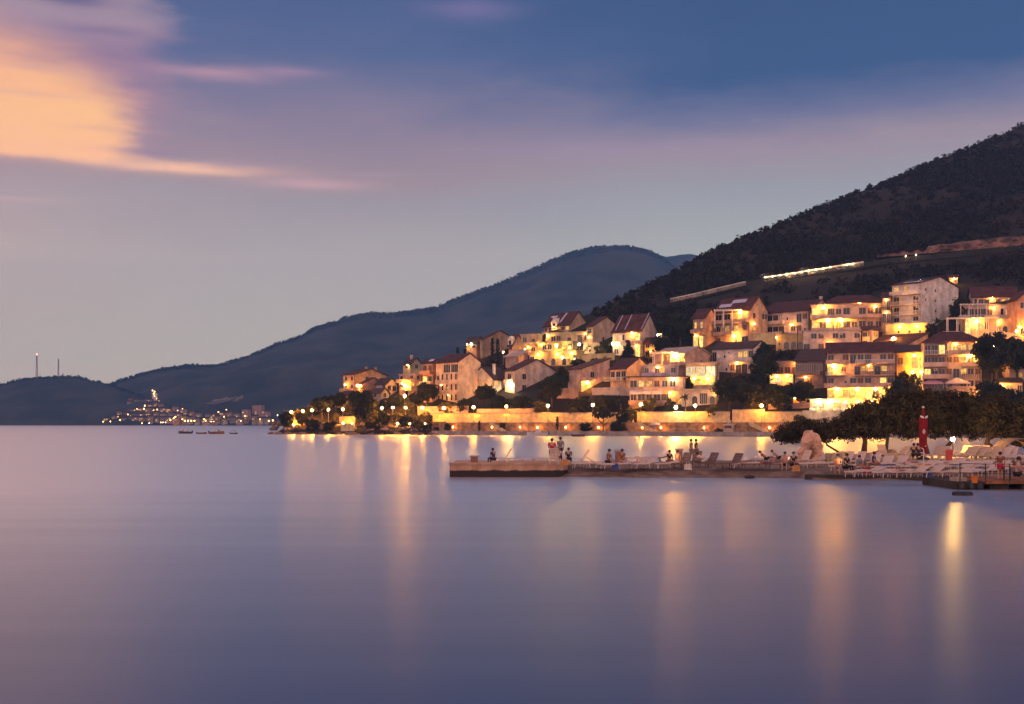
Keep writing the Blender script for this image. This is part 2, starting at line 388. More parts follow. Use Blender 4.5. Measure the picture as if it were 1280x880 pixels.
# ------------------------------------------------------------------ near hill and the town's ground
ss = np.arange(-130, 331, 3.0); ss = np.sort(np.concatenate([ss, [QUAY_S-.05, QUAY_S+.05]]))
ts = np.concatenate([[-14, -6, -.4, -.02, .02, 4.26, 4.34, 8.26, 8.34, 10, 12], np.arange(14, 120, 3), np.arange(120, 720, 6)])
S, T = np.meshgrid(ss, ts); XG = S*DX+T*NX; YG = OY+S*DY+T*NY
ZG = ground_z(XG, YG)
HILL = pmat('hill_scrub_ground', (.024, .016, .015), .95, .3, .05, color2=(.012, .009, .009))
structure(grid_obj('hill', XG, YG, ZG, HILL, smooth=False))

def along(t_, s0, s1, z0, z1, th, mb=None, n=12, wav=0.):
    """a wall band that follows the shore at distance t_"""
    mb = mb or MB()
    for i in range(n):
        a, b_ = s0+(s1-s0)*i/n, s0+(s1-s0)*(i+1)/n
        p = [xy(a, t_), xy(b_, t_), xy(b_, t_+th), xy(a, t_+th)]
        o = len(mb.v)
        mb.add([(*q, z0) for q in p]+[(*q, z1) for q in p], [(0, 1, 5, 4), (2, 3, 7, 6), (4, 5, 6, 7)]+([(3, 0, 4, 7)] if i == 0 else [])+([(1, 2, 6, 5)] if i == n-1 else []))
    return mb
def s_at(px, t_): Y = shore_y(px, t_); return st((px-640)/F*Y, Y)[0]
# quay slab
structure(along(-.25, QUAY_S, 300, -3, 1.24, 4.22, n=60).build('quay', CONCRETE), 'low concrete quay along the town waterfront')
structure(along(4.1, QUAY_S, 300, 2.5, 3.74, 3.88, n=60).build('promenade', CONCRETE), 'raised promenade walk between the two waterfront walls')
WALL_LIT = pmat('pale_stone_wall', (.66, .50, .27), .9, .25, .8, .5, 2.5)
STONE_GOLD = pmat('brown_stone_wall', (.36, .21, .12), .9, .4, .8, .6, 3.)
def wall_thing(label, px0, px1, t_, z0, z1, mt, th=.5, cope=True):
    s0, s1 = s_at(px0, t_), s_at(px1, t_)
    o = thing('retaining_wall', label, 'wall', (*xy(s0, t_), z0), group='waterfront retaining walls')
    off = Matrix.Translation(-Vector(o.location))
    for nm, mbx, m_ in [('wall_face', along(t_, s0, s1, z0, z1, th), mt)]+([('coping', along(t_-.12, s0, s1, z1+.003, z1+.22, th+.24), CONCRETE)] if cope else []):
        mbx.v = [tuple(off @ Vector(v)) for v in mbx.v]; mbx.build(nm, m_, o)
    return o
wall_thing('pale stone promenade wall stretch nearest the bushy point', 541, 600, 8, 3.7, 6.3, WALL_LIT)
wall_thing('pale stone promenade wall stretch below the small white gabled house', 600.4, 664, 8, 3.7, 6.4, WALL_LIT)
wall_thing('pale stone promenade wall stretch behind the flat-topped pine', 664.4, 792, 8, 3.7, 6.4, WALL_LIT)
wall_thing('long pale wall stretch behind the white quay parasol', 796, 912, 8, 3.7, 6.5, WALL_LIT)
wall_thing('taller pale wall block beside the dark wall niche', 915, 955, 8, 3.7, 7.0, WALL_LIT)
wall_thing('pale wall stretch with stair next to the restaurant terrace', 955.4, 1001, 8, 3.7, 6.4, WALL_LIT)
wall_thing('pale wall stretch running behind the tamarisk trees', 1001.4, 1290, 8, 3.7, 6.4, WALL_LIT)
wall_thing('lower reddish stone wall under the promenade by the bushy point', 541, 660, 4, 1.2, 3.72, STONE_GOLD, cope=False)
wall_thing('lower reddish stone wall under the promenade near the moored motorboat', 660.4, 800, 4, 1.2, 3.72, STONE_GOLD, cope=False)
wall_thing('lower reddish stone wall behind the kiosk and parasol', 800.4, 935, 4, 1.2, 3.72, STONE_GOLD, cope=False)
wall_thing('lower reddish stone wall beyond the pale stair ramp', 935.4, 1290, 4, 1.2, 3.72, STONE_GOLD, cope=False)
def ramp_stair(label, px, flip):
    s0 = s_at(px, 2.); o = thing('stair_ramp', label, 'stairs', (*xy(s0, 2.2), 1.24), math.atan2(DY, DX), group='stairs from quay to promenade')
    mb = MB(); n = 9
    for i in range(n):
        x0 = i*.55*flip; zt = 2.5*(1-(i+.5)/n); mb.box(min(x0, x0+.55*flip), max(x0, x0+.55*flip), 0, 1.5, max(0, zt-.55), zt)
    mb.build('steps', WALL_LIT, o)
    mb = MB(); mb.prism([(0, 1.75), (n*.55*flip-1.2, 0), (n*.55*flip, 0), (n*.55*flip, .45), (0, 2.95)], 'y', -.3, -.02); mb.build('side_wall', WALL_LIT, o)
ramp_stair('pale stone stair ramp nearest the bushy point', 612, 1)
ramp_stair('pale stone stair ramp left of the white quay parasol', 797, 1)
ramp_stair('pale stone stair ramp right of the cream kiosk', 936, 1)

# ------------------------------------------------------------------ hill road with its parapet and the rock cut above it
road = [(838, 374), (866, 368), (895, 361), (925, 354), (955, 348), (1000, 341), (1040, 334.5), (1075, 329), (1110, 323), (1160, 318), (1220, 312), (1300, 304)]
RP = []
for (a, b_) in zip(road[:-1], road[1:]):
    for k in range(8): RP.append((a[0]+(b_[0]-a[0])*k/8, a[1]+(b_[1]-a[1])*k/8))
RP = [wpt(px, py, slope_y(px, py, 1.5)) for px, py in RP]
ASPH = pmat('asphalt', (.030, .027, .027), .9, .3, .4)
mb = MB(); kbs = (MB(), MB())
for i, (a, b_) in enumerate(zip(RP[:-1], RP[1:])):
    d = (b_-a); d.z = 0; d.normalize(); nn = Vector((-d.y, d.x, 0))*7
    mb.add([a, b_, b_+nn, a+nn, a-Vector((0, 0, 2)), b_-Vector((0, 0, 2))], [(0, 1, 2, 3), (4, 5, 1, 0)])
    if 26 <= i < 32 or i > 56: continue
    kb = kbs[0 if i < 26 else 1]; u = Vector((0, 0, .30 if i < 26 else .55)); e = nn*.05; z = Vector((0, 0, -1.2))
    kb.add([a+z, b_+z, b_+u, a+u, a+u+e, b_+u+e, a+e+z, b_+e+z], [(0, 1, 2, 3), (3, 2, 5, 4), (4, 5, 7, 6)])
structure(mb.build('hill_road', ASPH), 'road cut across the dark hillside above the town')
PARA = pmat('road_parapet_paint', (.72, .66, .58), .8, .3, .2)
tag(kbs[0].build('road_parapet', PARA), 'low dim parapet of the hill road, left of the bright stretch', 'parapet')
tag(kbs[1].build('road_parapet', PARA), 'pale parapet stretch of the hill road, standing in for the car light trail above the solar-panel house', 'parapet')  # stretch added in place of the light trail of passing cars
ROCKF = pmat('bare_rock_face', (.26, .15, .12), .95, .5, .16, .8, .6, color2=(.04, .025, .025))
cols = []
for i in range(90):
    px = 1096+i*2.3; yb = 322-(px-1096)*.085; h = 6+6*min(1, max(0, (px-1096)/130))+3*mnoise.noise((px*.05, 0, 0))
    if px < 1160: h *= .55+.45*mnoise.noise((px*.12, 4, 0))
    cols.append((px, yb, max(1.5, h)))
RR = 7; XC = np.zeros((RR, 90)); YC = XC.copy(); ZC = XC.copy()
for j, (px, yb, h) in enumerate(cols):
    for i in range(RR):
        f = i/(RR-1); p = wpt(px, yb-h*f, slope_y(px, yb, 1.0)+2.*f+(1.4*mnoise.noise((px*.18, f*4, 2)) if 0 < i < RR-1 else 0)+(2.5 if i == RR-1 else 0)); XC[i, j], YC[i, j], ZC[i, j] = p
structure(grid_obj('rock_face', XC, YC, ZC, ROCKF, False), 'bare reddish rock cutting above the hill road')
# ------------------------------------------------------------------ houses
WCACHE = {}
def window_mesh(kind):
    if kind in WCACHE: return WCACHE[kind]
    lit = kind.isupper(); k = kind.lower()
    w_, h = {'w': (1.25, 1.35), 'd': (1.5, 2.15), 'n': (.75, 1.8), 'b': (3.2, 2.0), 'a': (1.5, 2.2), 'o': (.55, .7), 's': (1.2, 1.4), 'g': (2.1, 2.0)}[k]
    mb = MB()
    def arch(w2, h2, y0, y1):
        n = 8; r_ = w2/2; pts = [(-r_, 0), (r_, 0)]+[(r_*math.cos(math.pi*i/n), h2-r_+r_*math.sin(math.pi*i/n)) for i in range(n+1)]
        mb.prism(pts, 'y', y0, y1)
    if k == 'a':
        mb.cur = 0; arch(w_+.24, h+.12, -.05, .05); mb.cur = 1; arch(w_, h, -.07, -.052)
    else:
        t_ = .09; mb.cur = 0
        mb.box(-w_/2-t_, -w_/2, -.08, .04, -t_, h+t_); mb.box(w_/2, w_/2+t_, -.08, .04, -t_, h+t_)
        mb.box(-w_/2, w_/2, -.08, .04, -t_, 0); mb.box(-w_/2, w_/2, -.08, .04, h, h+t_)
        nb = {'w': 1, 'd': 1, 'b': 3, 'g': 1, 's': 1}.get(k, 0)
        for i in range(nb):
            x = -w_/2+w_*(i+1)/(nb+1); mb.box(x-.04, x+.04, -.07, .04, 0, h)
        if k in 'wns': mb.box(-w_/2-.14, w_/2+.14, -.16, -.002, -t_-.07, -t_)
        mb.cur = 1; mb.box(-w_/2, w_/2, -.045, .03, 0, h)
        if k == 's':
            for i in range(9): mb.box(-w_/2+.03, w_/2-.03, -.062, -.046, .05+i*.15, .13+i*.15)
    m2_ = {'W': LIT, 'D': LIT_Y, 'N': LIT, 'B': LIT_W, 'A': LIT, 'O': LIT, 'G': LIT_Y, 'S': LIT}[kind] if lit else (SHUTTER if k == 's' else GLASS)
    me = mb.mesh('door' if k in 'dg' else 'window', [FRAME, m2_]); WCACHE[kind] = (me, h); return WCACHE[kind]
GLOBE = None
def globe_mesh(mt):
    key = ('globe', mt.name)
    if key not in WCACHE: WCACHE[key] = MB().ball((0, 0, 0), 1., 8, 5).mesh('lamp_globe', mt, True)
    return WCACHE[key]
BRACKET = None
DIM = {}; FOOT = []          # (x, y, radius) of every house, to keep vegetation out
def balcony(root, M, x0, x1, z, depth, kind, mt):
    mb = MB(); mb.cur = 0
    mb.box(x0, x1, -depth, -.003, z-.2, z, M)
    if kind == 's':
        mb.box(x0, x1, -depth-.003, -depth+.12, z+.003, z+.95, M); mb.box(x0, x0+.12, -depth+.123, -.004, z+.003, z+.95, M); mb.box(x1-.12, x1, -depth+.123, -.004, z+.003, z+.95, M)
    else:
        mb.cur = 1 if kind == 'r' else 2
        mb.box(x0, x1, -depth, -depth+.07, z+.88, z+.97, M); mb.box(x0, x0+.07, -depth+.073, -.004, z+.88, z+.97, M); mb.box(x1-.07, x1, -depth+.073, -.004, z+.88, z+.97, M)
        n = max(2, int((x1-x0)/.42))
        for i in range(n+1):
            x = x0+.05+(x1-x0-.1)*i/n; mb.box(x-.05, x+.05, -depth+.005, -depth+.065, z+.003, z+.877, M)
    mb.build('balcony', [mt, WHITE, DARKMETAL], root)
def house(label, xl, xc, xr, ye, yb, n, th, yp=None, roof='gx', col=(.52, .44, .40), rmat=None, front=(), sider=(), balc=(), lamps=(), Y=None, d=9., name='house', cat='house',
          chim=None, panels=None, ac=(), up=0., ov=.55, group=None, bmat=None, y_min=None):
    th = R(th); c, s_ = math.cos(th), math.sin(th)
    if Y is None: Y = slope_y(xc, yb)
    o3 = wpt(xc, yb, Y); X0, Y0 = o3.x, o3.y
    k = (xl-640)/F; w_ = (X0-k*Y0)/(c-k*s_)
    if xr is not None:
        k = (xr-640)/F; q = s_+k*c
        if q < -.04: d2 = (X0-k*Y0)/q; d = d2 if 2.5 < d2 < 22 else d
    h = (yb-ye)/F*Y
    root = thing(name, label, cat, o3, th, group)
    ctr = o3+Matrix.Rotation(th, 3, 'Z') @ Vector((-w_/2, d/2, 0)); FOOT.append((ctr.x, ctr.y, max(w_, d)*.55))
    rm = rmat or ROOF; wmat = plaster(col); mb = MB(); low = -7.
    if yp is not None:
        dy = {'gx': d/2*c, 'mono': d*c, 'hip': d/2*c}.get(roof, -w_/2*s_)
        rh = max(.5, CH+(HOR-yp)/F*(Y0+dy)-(o3.z+h))
    else: rh = 0.
    rb = MB(); tk = .24; e = .012
    if roof == 'gx':
        mb.prism([(0, low), (d, low), (d, h), (d/2, h+rh), (0, h)], 'x', -w_, 0); p = rh/(d/2)
        rb.prism([(-ov, h-ov*p+e), (d/2, h+rh+e), (d+ov, h-ov*p+e), (d+ov, h-ov*p+tk), (d/2, h+rh+tk), (-ov, h-ov*p+tk)], 'x', -w_-ov, ov)
    elif roof == 'gy':
        mb.prism([(-w_, low), (0, low), (0, h), (-w_/2, h+rh), (-w_, h)], 'y', 0, d); p = rh/(w_/2)
        rb.prism([(-w_-ov, h-ov*p+e), (-w_/2, h+rh+e), (ov, h-ov*p+e), (ov, h-ov*p+tk), (-w_/2, h+rh+tk), (-w_-ov, h-ov*p+tk)], 'y', -ov, d+ov)
    elif roof == 'mono':
        mb.prism([(0, low), (d, low), (d, h+rh), (0, h)], 'x', -w_, 0); p = rh/d
        rb.prism([(-ov, h-ov*p+e), (d+ov, h+rh+ov*p+e), (d+ov, h+rh+ov*p+tk), (-ov, h-ov*p+tk)], 'x', -w_-ov, ov)
    elif roof == 'hip':
        mb.box(-w_, 0, 0, d, low, h); q = min(w_, d)/2*.98; z0, z1 = h+e, h+tk
        A = [(-w_-ov, -ov), (ov, -ov), (ov, d+ov), (-w_-ov, d+ov)]
        B_ = [(-w_+q, d/2), (-q, d/2)] if w_ > d else [(-w_/2, q), (-w_/2, d-q)]
        vs_ = [(*a, z0) for a in A]+[(*a, z1) for a in A]+[(*b_, h+rh+tk) for b_ in B_]
        fs_ = [(3, 2, 1, 0), (0, 1, 5, 4), (1, 2, 6, 5), (2, 3, 7, 6), (3, 0, 4, 7)]
        fs_ += [(4, 5, 9, 8), (5, 6, 9), (6, 7, 8, 9), (7, 4, 8)] if w_ > d else [(4, 5, 8), (5, 6, 9, 8), (6, 7, 9), (7, 4, 8, 9)]
        rb.add(vs_, fs_)
    else:
        mb.box(-w_, 0, 0, d, low, h); rb.box(-w_-ov*.6, ov*.6, -ov*.6, d+ov*.6, h+.004, h+.26)
    mb.build('wall', wmat, root); ro = rb.build('roof', rm, root)
    fh = h/n
    IDF = Matrix.Identity(4); MS = Matrix.Translation((0, 0, 0)) @ Matrix.Rotation(R(90), 4, 'Z')
    for face, rows, width in (('f', front, w_), ('r', sider, d)):
        for ri, row in enumerate(rows):
            zf = h-(ri+1)*fh
            for ci, ch in enumerate(row):
                if ch in '. ': continue
                me, wh = window_mesh(ch); u = (ci+.5)/len(row)*width
                k_ = ch.lower(); bay = width/len(row)
                sc = min(1., fh*.86/wh, bay*.92/{'b': 3.4, 'd': 1.7, 'a': 1.75, 'w': 1.5, 'g': 2.3}.get(k_, 1.2))
                if k_ in 'bg': sc = (min(1.25, bay*.90/{'b': 3.4, 'g': 2.3}[k_]), 1, fh*.74/wh)
                elif k_ == 'd': sc = (min(1.1, bay*.9/1.7), 1, fh*.74/wh)
                elif k_ in 'ws' and fh > 3: sc = (min(1.2, bay*.9/1.5), 1, min(1.2, fh*.46/wh))
                zz = zf+(.06 if k_ in 'dgab' else fh*.30)
                pos = (-width+u, 0, zz) if face == 'f' else (0, u, zz)
                link('door' if k_ in 'dg' else 'window', me, root, pos, 0. if face == 'f' else R(90), sc)
    for bl in balc:
        face, ri, a, b_, kind = bl[:5]; dep = bl[5] if len(bl) > 5 else 1.5
        zf = max(h-(ri+1)*fh, .1)
        if face == 'f': balcony(root, Matrix.Identity(4), -w_+a*w_, -w_+b_*w_, zf, dep, kind, bmat or wmat)
        else: balcony(root, MS, a*d, b_*d, zf, dep, kind, bmat or wmat)
    if not any(l[0] == 'f' for l in lamps) and w_ > 7: lamps = list(lamps)+[('f', n//2, .35+.4*rnd.random(), SODIUM_SOFT, .24, 1.0)]  # unseen soft lamp added to brighten wide facades that have none
    for lp in lamps:
        face, ri, u, mt, r_ = lp[:5]; out = lp[5] if len(lp) > 5 else .7
        z = h-(ri+1)*fh+fh*.80; r_ = r_*.72
        pos = (-w_+u*w_, -out, z) if face == 'f' else (out, u*d, z)
        g = link('wall_or_fill_lamp', globe_mesh(mt), root, pos, 0, r_)
        mbx = MB(); ax = (pos[0], 0, z+r_+.1) if face == 'f' else (0, pos[1], z+r_+.1)
        mbx.tube([ax, (pos[0], pos[1], z+r_+.1), (pos[0], pos[1], z+r_*.8)], .035, 5); mbx.build('lamp_bracket', DARKMETAL, root)
    for (face, ri, u) in ac:
        z = h-(ri+1)*fh+fh*.62; mbx = MB(); Mx = Matrix.Translation((-w_+u*w_, 0, z)) if face == 'f' else Matrix.Translation((0, u*d, z)) @ Matrix.Rotation(R(90), 4, 'Z')
        mbx.box(-.42, .42, -.36, -.02, 0, .6, Mx); mbx.cur = 1; mbx.box(-.2, .2, -.385, -.362, .12, .48, Mx); mbx.build('air_conditioner', [WHITE, DARKMETAL], root)
    if w_ > 6:                                                   # rainwater pipe and floor bands
        mbx = MB(); mbx.tube([(-w_*.02, -.08, -1), (-w_*.02, -.08, h-.1)], .06, 5); mbx.build('drainpipe', DARKMETAL, root)
        if n > 1 and w_ > 9:
            for ri in range(n-1):
                z = h-(ri+1)*fh; mbx = MB(); mbx.box(-w_-.05, .05, -.06, -.004, z-.32, z-.22); mbx.build('floor_band', FRAME, root)
    if chim:
        for (cu, cv) in (chim if isinstance(chim[0], tuple) else [chim]):
            x, y = -w_+cu*w_, cv*d; zt = h+rh+.9; mbx = MB(); mbx.box(x-.35, x+.35, y-.35, y+.35, h-.2, zt); mbx.box(x-.48, x+.48, y-.48, y+.48, zt+.003, zt+.15); mbx.build('chimney', wmat, ro)
    if panels and roof in ('gx', 'mono'):
        p = rh/(d/2) if roof == 'gx' else rh/d
        for (a, b_, v0, v1) in panels:
            half = d/2 if roof == 'gx' else d; mbx = MB()
            q = [(-w_+a*w_, v0*half), (-w_+b_*w_, v0*half), (-w_+b_*w_, v1*half), (-w_+a*w_, v1*half)]
            mbx.add([(x, y, h+y*p+tk+.10) for x, y in q]+[(x, y, h+y*p+tk+.18) for x, y in q], [(3, 2, 1, 0), (4, 5, 6, 7), (0, 1, 5, 4), (1, 2, 6, 5), (2, 3, 7, 6), (3, 0, 4, 7)])
            mbx.build('solar_panel', PANEL, ro)
    DIM[root.name] = (w_, d, h)
    return root
def local(root, x, y, z): return Vector(root.location)+Matrix.Rotation(root.rotation_euler[2], 3, 'Z') @ Vector((x, y, z))
# ------------------------------------------------------------------ the town, house by house (extents read off the photo, depth from the hillside)
CREAM, PINK, SALMON, TAN, WHITEP, GREY, YEL, VIO, BROWN, DARKP = (.54, .43, .33), (.52, .35, .29), (.55, .28, .17), (.44, .30, .20), (.62, .56, .53), (.40, .35, .32), (.58, .46, .24), (.42, .38, .46), (.30, .19, .14), (.14, .11, .13)
S_, W_, SS = SODIUM, WARM, SODIUM_SOFT
# -- seaward tip
house('small pale house behind shrubs, lowest at the seaward end', 423, 433, 449, 495, 509, 2, -48, 489, col=PINK, front=['w', 'd'], sider=['ww', 'w.'], balc=[('f', 1, 0, 1, 's')])
house('tan gabled house with two chimneys, topmost at the seaward end', 429, 444, 483, 468, 489, 2, -50, 461.5, col=TAN, front=['ww', 'ww'], sider=['.w..', '.n..'], chim=[(.5, .55), (.5, .85)], balc=[('f', 1, 0, 1, 's')])
house('reddish brown house with low gable in front of the tan gabled house', 449, 453, 482, 480, 499, 2, -52, 472.5, col=(.42, .24, .19), front=['w', '.'], sider=['..w.', '.w.w'], lamps=[('f', 0, .1, S_, .30, .8)])
house('dull violet house with two side doors beside the reddish brown house', 470, 483, 496, 480, 497, 2, -35, 473, col=VIO, front=['.w', '..'], sider=['dd', 'n.'], rmat=ROOF_DARK)
house('pink house with an arched terrace and two lamps before it', 499, 518, 527, 468, 496, 3, -42, None, 'flat', col=PINK, rmat=ROOF_PALE, front=['a.w', 'w.s', '.a.'], sider=['w', 'S', 'w'], balc=[('f', 1, .3, 1, 's'), ('f', 0, 0, 1, 's')], lamps=[('f', 1, .35, SS, .22, 1.)])
house('pale olive house with steep gable and a porch bulb, above the pink arched house', 504, 513, 528, 455, 470, 2, -45, 447.5, col=(.44, .38, .28), front=['w', '.'], sider=['w', '.'], lamps=[('f', 0, .8, W_, .18)], rmat=ROOF_DARK, chim=(.5, .4))
house('salmon house with a brown shutter, squeezed against the four-storey hotel', 528, 541, 552, 453.5, 494, 3, -40, 449, col=SALMON, front=['ws', 'Dw', '..'], sider=['w', 'w', '.'], balc=[('f', 0, 0, 1, 's'), ('f', 1, 0, 1, 'r')], panels=[(.5, .95, .2, .7)], rmat=ROOF_DARK)
house('four-storey hotel with rows of narrow windows and a blank gable wall', 545, 573, 640, 452, 504, 4, -50, 442, col=(.60, .46, .38), front=['.bb', 'wnnnn', 'wnnnn', 'wnnnn'], sider=['........', '........', '........', '........'], balc=[('f', 1, 0, 1, 's', .35), ('f', 2, 0, 1, 's', .35)], lamps=[('f', 2, .3, SS, .12, .5), ('f', 3, .6, SS, .12, .5)])
house('small white gabled house with two lit upstairs windows', 588, 617, 638, 474, 493, 2, -38, 459, 'gy', col=WHITEP, rmat=ROOF_DARK, front=['wWW.', 'w...'], sider=['W.W', '...'], chim=(.8, .3))
house('large pale house with corner balcony and a blinding porch lamp', 631, 643, 698, 463.5, 492, 2, -50, 449.5, col=(.56, .46, .42), front=['d', '.'], sider=['.w.....', '.w.....'], lamps=[('f', 1, .7, WHITE_LAMP, .5, 1.0)], balc=[('f', 0, 0, 1, 's', .6)])
house('pink house with single-pitch maroon roof and glowing porch', 710, 727, 762, 461, 490, 2, -50, 449, 'mono', col=(.58, .42, .38), front=['..', '..'], sider=['.w..', 'D...'], lamps=[('r', 1, .12, S_, .42, 1.2)], balc=[('r', 0, 0, .25, 's')])
house('white-fronted house with dark upstairs doors and orange gable', 763, 783, 814, 460.5, 490, 2, -50, 447.5, col=(.58, .44, .36), front=['wdd', '...'], sider=['..w', '...'], balc=[('f', 0, -.2, 1, 'r'), ('f', 1, -.1, 1, 'r')])
house('flat-roofed pink guest house with awnings over its ground floor', 787, 856, 862, 471, 505, 2, -16, None, 'flat', col=PINK, rmat=ROOF, ov=1.6, front=['gSWsww.', 'wgwgb.A'], sider=['.', '.'], balc=[('f', 0, .0, .55, 's', 1.8), ('f', 0, .55, 1, 's', 1.4), ('f', 1, 0, .7, 's', 1.8)], lamps=[('f', 0, .80, WHITE_LAMP, .28, 1.0), ('f', 1, .75, SS, .3, 1.)])
house('bluish balcony storey standing on top of the flat-roofed guest house', 805, 845, 848, 456.5, 470.5, 1, -16, None, 'flat', col=VIO, rmat=ROOF_PALE, front=['w.dW.d'], balc=[('f', 0, -.05, 1, 's', 1.6)], Y=slope_y(856, 505)+4)
house('pink gabled house with a pergola terrace and glaring orange lamp', 817, 856, 888, 442, 484, 3, -48, 433.5, col=(.50, .34, .28), front=['..W.D', '....', '....'], sider=['..o.', '....', '....'], lamps=[('f', 0, .80, S_, .75, 1.6)], balc=[('f', 0, 0, 1, 's', 2.2)], rmat=ROOF_PALE)
house('glazed sunroom block glowing pale yellow over a plant-filled terrace', 857, 895, 899, 454, 486, 2, -18, None, 'flat', col=CREAM, rmat=ROOF_PALE, front=['BBB', 'DD.D'], sider=['d', '.'], balc=[('f', 1, -.1, 1, 's', 2.2)], lamps=[('f', 1, .3, S_, .35, 1.4), ('f', 1, .75, WARM, .3, 1.4)])
house('white house with a grey roof beside the big conical tree', 890, 942, 984, 434.5, 467, 2, -38, 426.5, col=(.60, .54, .53), rmat=ROOF_DARK, front=['d.o..WSg', '..osbb.'], sider=['.w.w', '....'], balc=[('f', 0, -.05, .22, 'g'), ('f', 0, .60, 1, 's')], ac=[('f', 0, .42), ('f', 1, .42)])
# -- upper seaward rows
house('salmon house with a blazing white upstairs terrace, high behind the hotel', 583, 596, 604, 428, 447, 2, -45, 421, col=SALMON, front=['Aw', 'a.'], sider=['.', '.'], lamps=[('f', 0, .6, WHITE_LAMP, .32, .7), ('f', 0, .2, W_, .2, .7)], rmat=ROOF_DARK)
house('dark tan gable house with cypresses against it', 600, 603, 647, 425, 448, 2, -55, 413.5, col=(.34, .25, .20), front=['.', '.'], sider=['........', '........'], rmat=ROOF)
house('maroon-roofed house with a small white dormer', 636, 641, 654, 431, 448, 2, -40, 418, 'gx', col=(.44, .30, .26), front=['w', '.'], sider=['.', '.'], lamps=[('r', 0, .9, WHITE_LAMP, .16, .5)])
house('low pink house below the maroon-roofed house', 632, 648, 660, 445, 462, 1, -45, 438, 'mono', col=PINK, front=['.'], sider=['..'], rmat=ROOF_PALE)
house('top storey of the terraced yellow block, with a white gablet and roof panels', 680, 712, 772, 405, 416, 1, -50, 389.5, col=(.48, .34, .22), front=['www.dW'], sider=['..........'], panels=[(.05, .30, .62, .74), (.55, .62, .15, .9)], balc=[('f', 0, 0, 1, 's', 1.2)], Y=slope_y(712, 416)+3)
house('third level of the terraced yellow block, with an arched window', 682, 735, 740, 415, 429, 1, -26, None, 'flat', col=(.52, .42, .25), rmat=ROOF_PALE, front=['.ws.a.bn'], sider=['.'], lamps=[('f', 0, .08, W_, .20), ('f', 0, .95, SS, .16)], Y=slope_y(735, 429)+1)
house('second level of the terraced yellow block, with paired windows', 665, 716, 722, 427, 440, 1, -26, None, 'flat', col=(.54, .42, .22), rmat=ROOF_PALE, front=['w.ww.s.w'], sider=['.'], balc=[('f', 0, .35, .8, 's')], lamps=[('f', 0, .25, SS, .2)])
house('lowest level of the terraced yellow block, with a row of arches', 662, 722, 730, 438.5, 456, 1, -26, None, 'flat', col=YEL, rmat=ROOF_PALE, front=['w.a.a.aAn'], sider=['.'], lamps=[('f', 0, .2, SODIUM, .22, .8), ('f', 0, .6, SODIUM, .22, .8), ('f', 0, .9, W_, .2, .8)])
house('stepped side wing of the terraced yellow block', 651, 672, 678, 418, 444, 2, -30, None, 'flat', col=(.48, .36, .24), rmat=ROOF_PALE, front=['wa', 'sw'], sider=['.', '.'], balc=[('f', 0, 0, 1, 's')], lamps=[('f', 1, .5, SS, .2)])
house('tan house with sloping gable next to the terraced yellow block', 733, 741, 775, 408, 431, 2, -52, 396, col=(.50, .37, .29), front=['w', 'W'], sider=['....', '.nn.'], lamps=[('f', 1, .6, W_, .16)])
house('long-roofed house with white roof ridges and an orange-lit balcony', 766, 802, 821, 412.5, 446, 2, -40, 392.5, col=(.52, .43, .40), front=['An.D', 'w..D'], sider=['....', '....'], balc=[('f', 0, .4, 1, 's'), ('f', 0, 0, .3, 's', .5)], lamps=[('f', 0, .72, S_, .28, .9), ('f', 1, .85, SS, .22, .8)], panels=[(.08, .11, .05, .95), (.40, .43, .05, .95), (.985, 1.01, .0, 1.)])
# -- middle slope
house('maroon-roofed cottage with two lit windows at the dark hill edge', 866, 881, 896, 396.5, 434, 2, -44, 386, col=(.44, .28, .22), front=['NN', 'DD'], sider=['.', '.'], balc=[('f', 0, 0, 1, 's')], lamps=[('f', 1, .4, SS, .24, 1.)])
house('large orange-lit house with two solar panels on its roof', 893, 937, 1008, 387, 431, 3, -50, 370.5, col=(.56, .38, .27), front=['ggWD', 'wWWs', 's.ng'], sider=['.w..ww', '.W....', '......'], balc=[('f', 0, 0, 1, 's', 1.8), ('f', 1, 0, .6, 's', 1.8), ('f', 2, 0, 1, 's')], lamps=[('f', 0, .80, S_, .42, 1.3), ('f', 2, .62, S_, .38, 1.0), ('r', 1, .15, SS, .22, .8)], panels=[(.05, .40, .30, .52), (.35, .75, .56, .80)], ac=[('f', 1, .2)])
house('cream house with stacked balconies and a maroon gable roof', 952, 1010, 1044, 388, 417, 2, -42, 374.5, col=(.58, .47, .42), front=['wgb.o.gs', 'sggb.wso'], sider=['W...', '.S..'], balc=[('f', 0, 0, .5, 's'), ('f', 1, 0, .45, 's')], lamps=[('r', 0, .6, SS, .28, .8)], ac=[('f', 0, .03), ('f', 0, .45), ('f', 1, .05)], chim=(.98, .5))
house('ochre annexe with pointed arches beside a yellow wall', 970, 1005, 1010, 417.5, 436, 1, -20, None, 'flat', col=(.50, .36, .17), rmat=ROOF_PALE, front=['oaaa'], sider=['.'], lamps=[('f', 0, .02, SS, .18)])
house('long terrace building with two glaring lamps on its middle floor', 1014, 1103, 1109, 380, 413, 2, -14, None, 'flat', col=(.58, .42, .33), rmat=ROOF_PALE, front=['DWbwg.gsg', 'DgDsbwgww'], sider=['.', '.'], balc=[('f', 0, 0, 1, 's', 1.9), ('f', 1, 0, .95, 's', 1.6)], lamps=[('f', 0, .18, S_, .34, 1.0), ('f', 1, .24, S_, .50, 1.4), ('f', 1, .42, S_, .50, 1.4), ('f', 0, .9, SS, .25, .8)])
house('maroon roof pavilion set back on the long terrace building', 1030, 1106, 1118, 378, 384, 1, -14, 369, 'hip', col=CREAM, front=['....'], sider=['.'], Y=slope_y(1103, 413)+13)
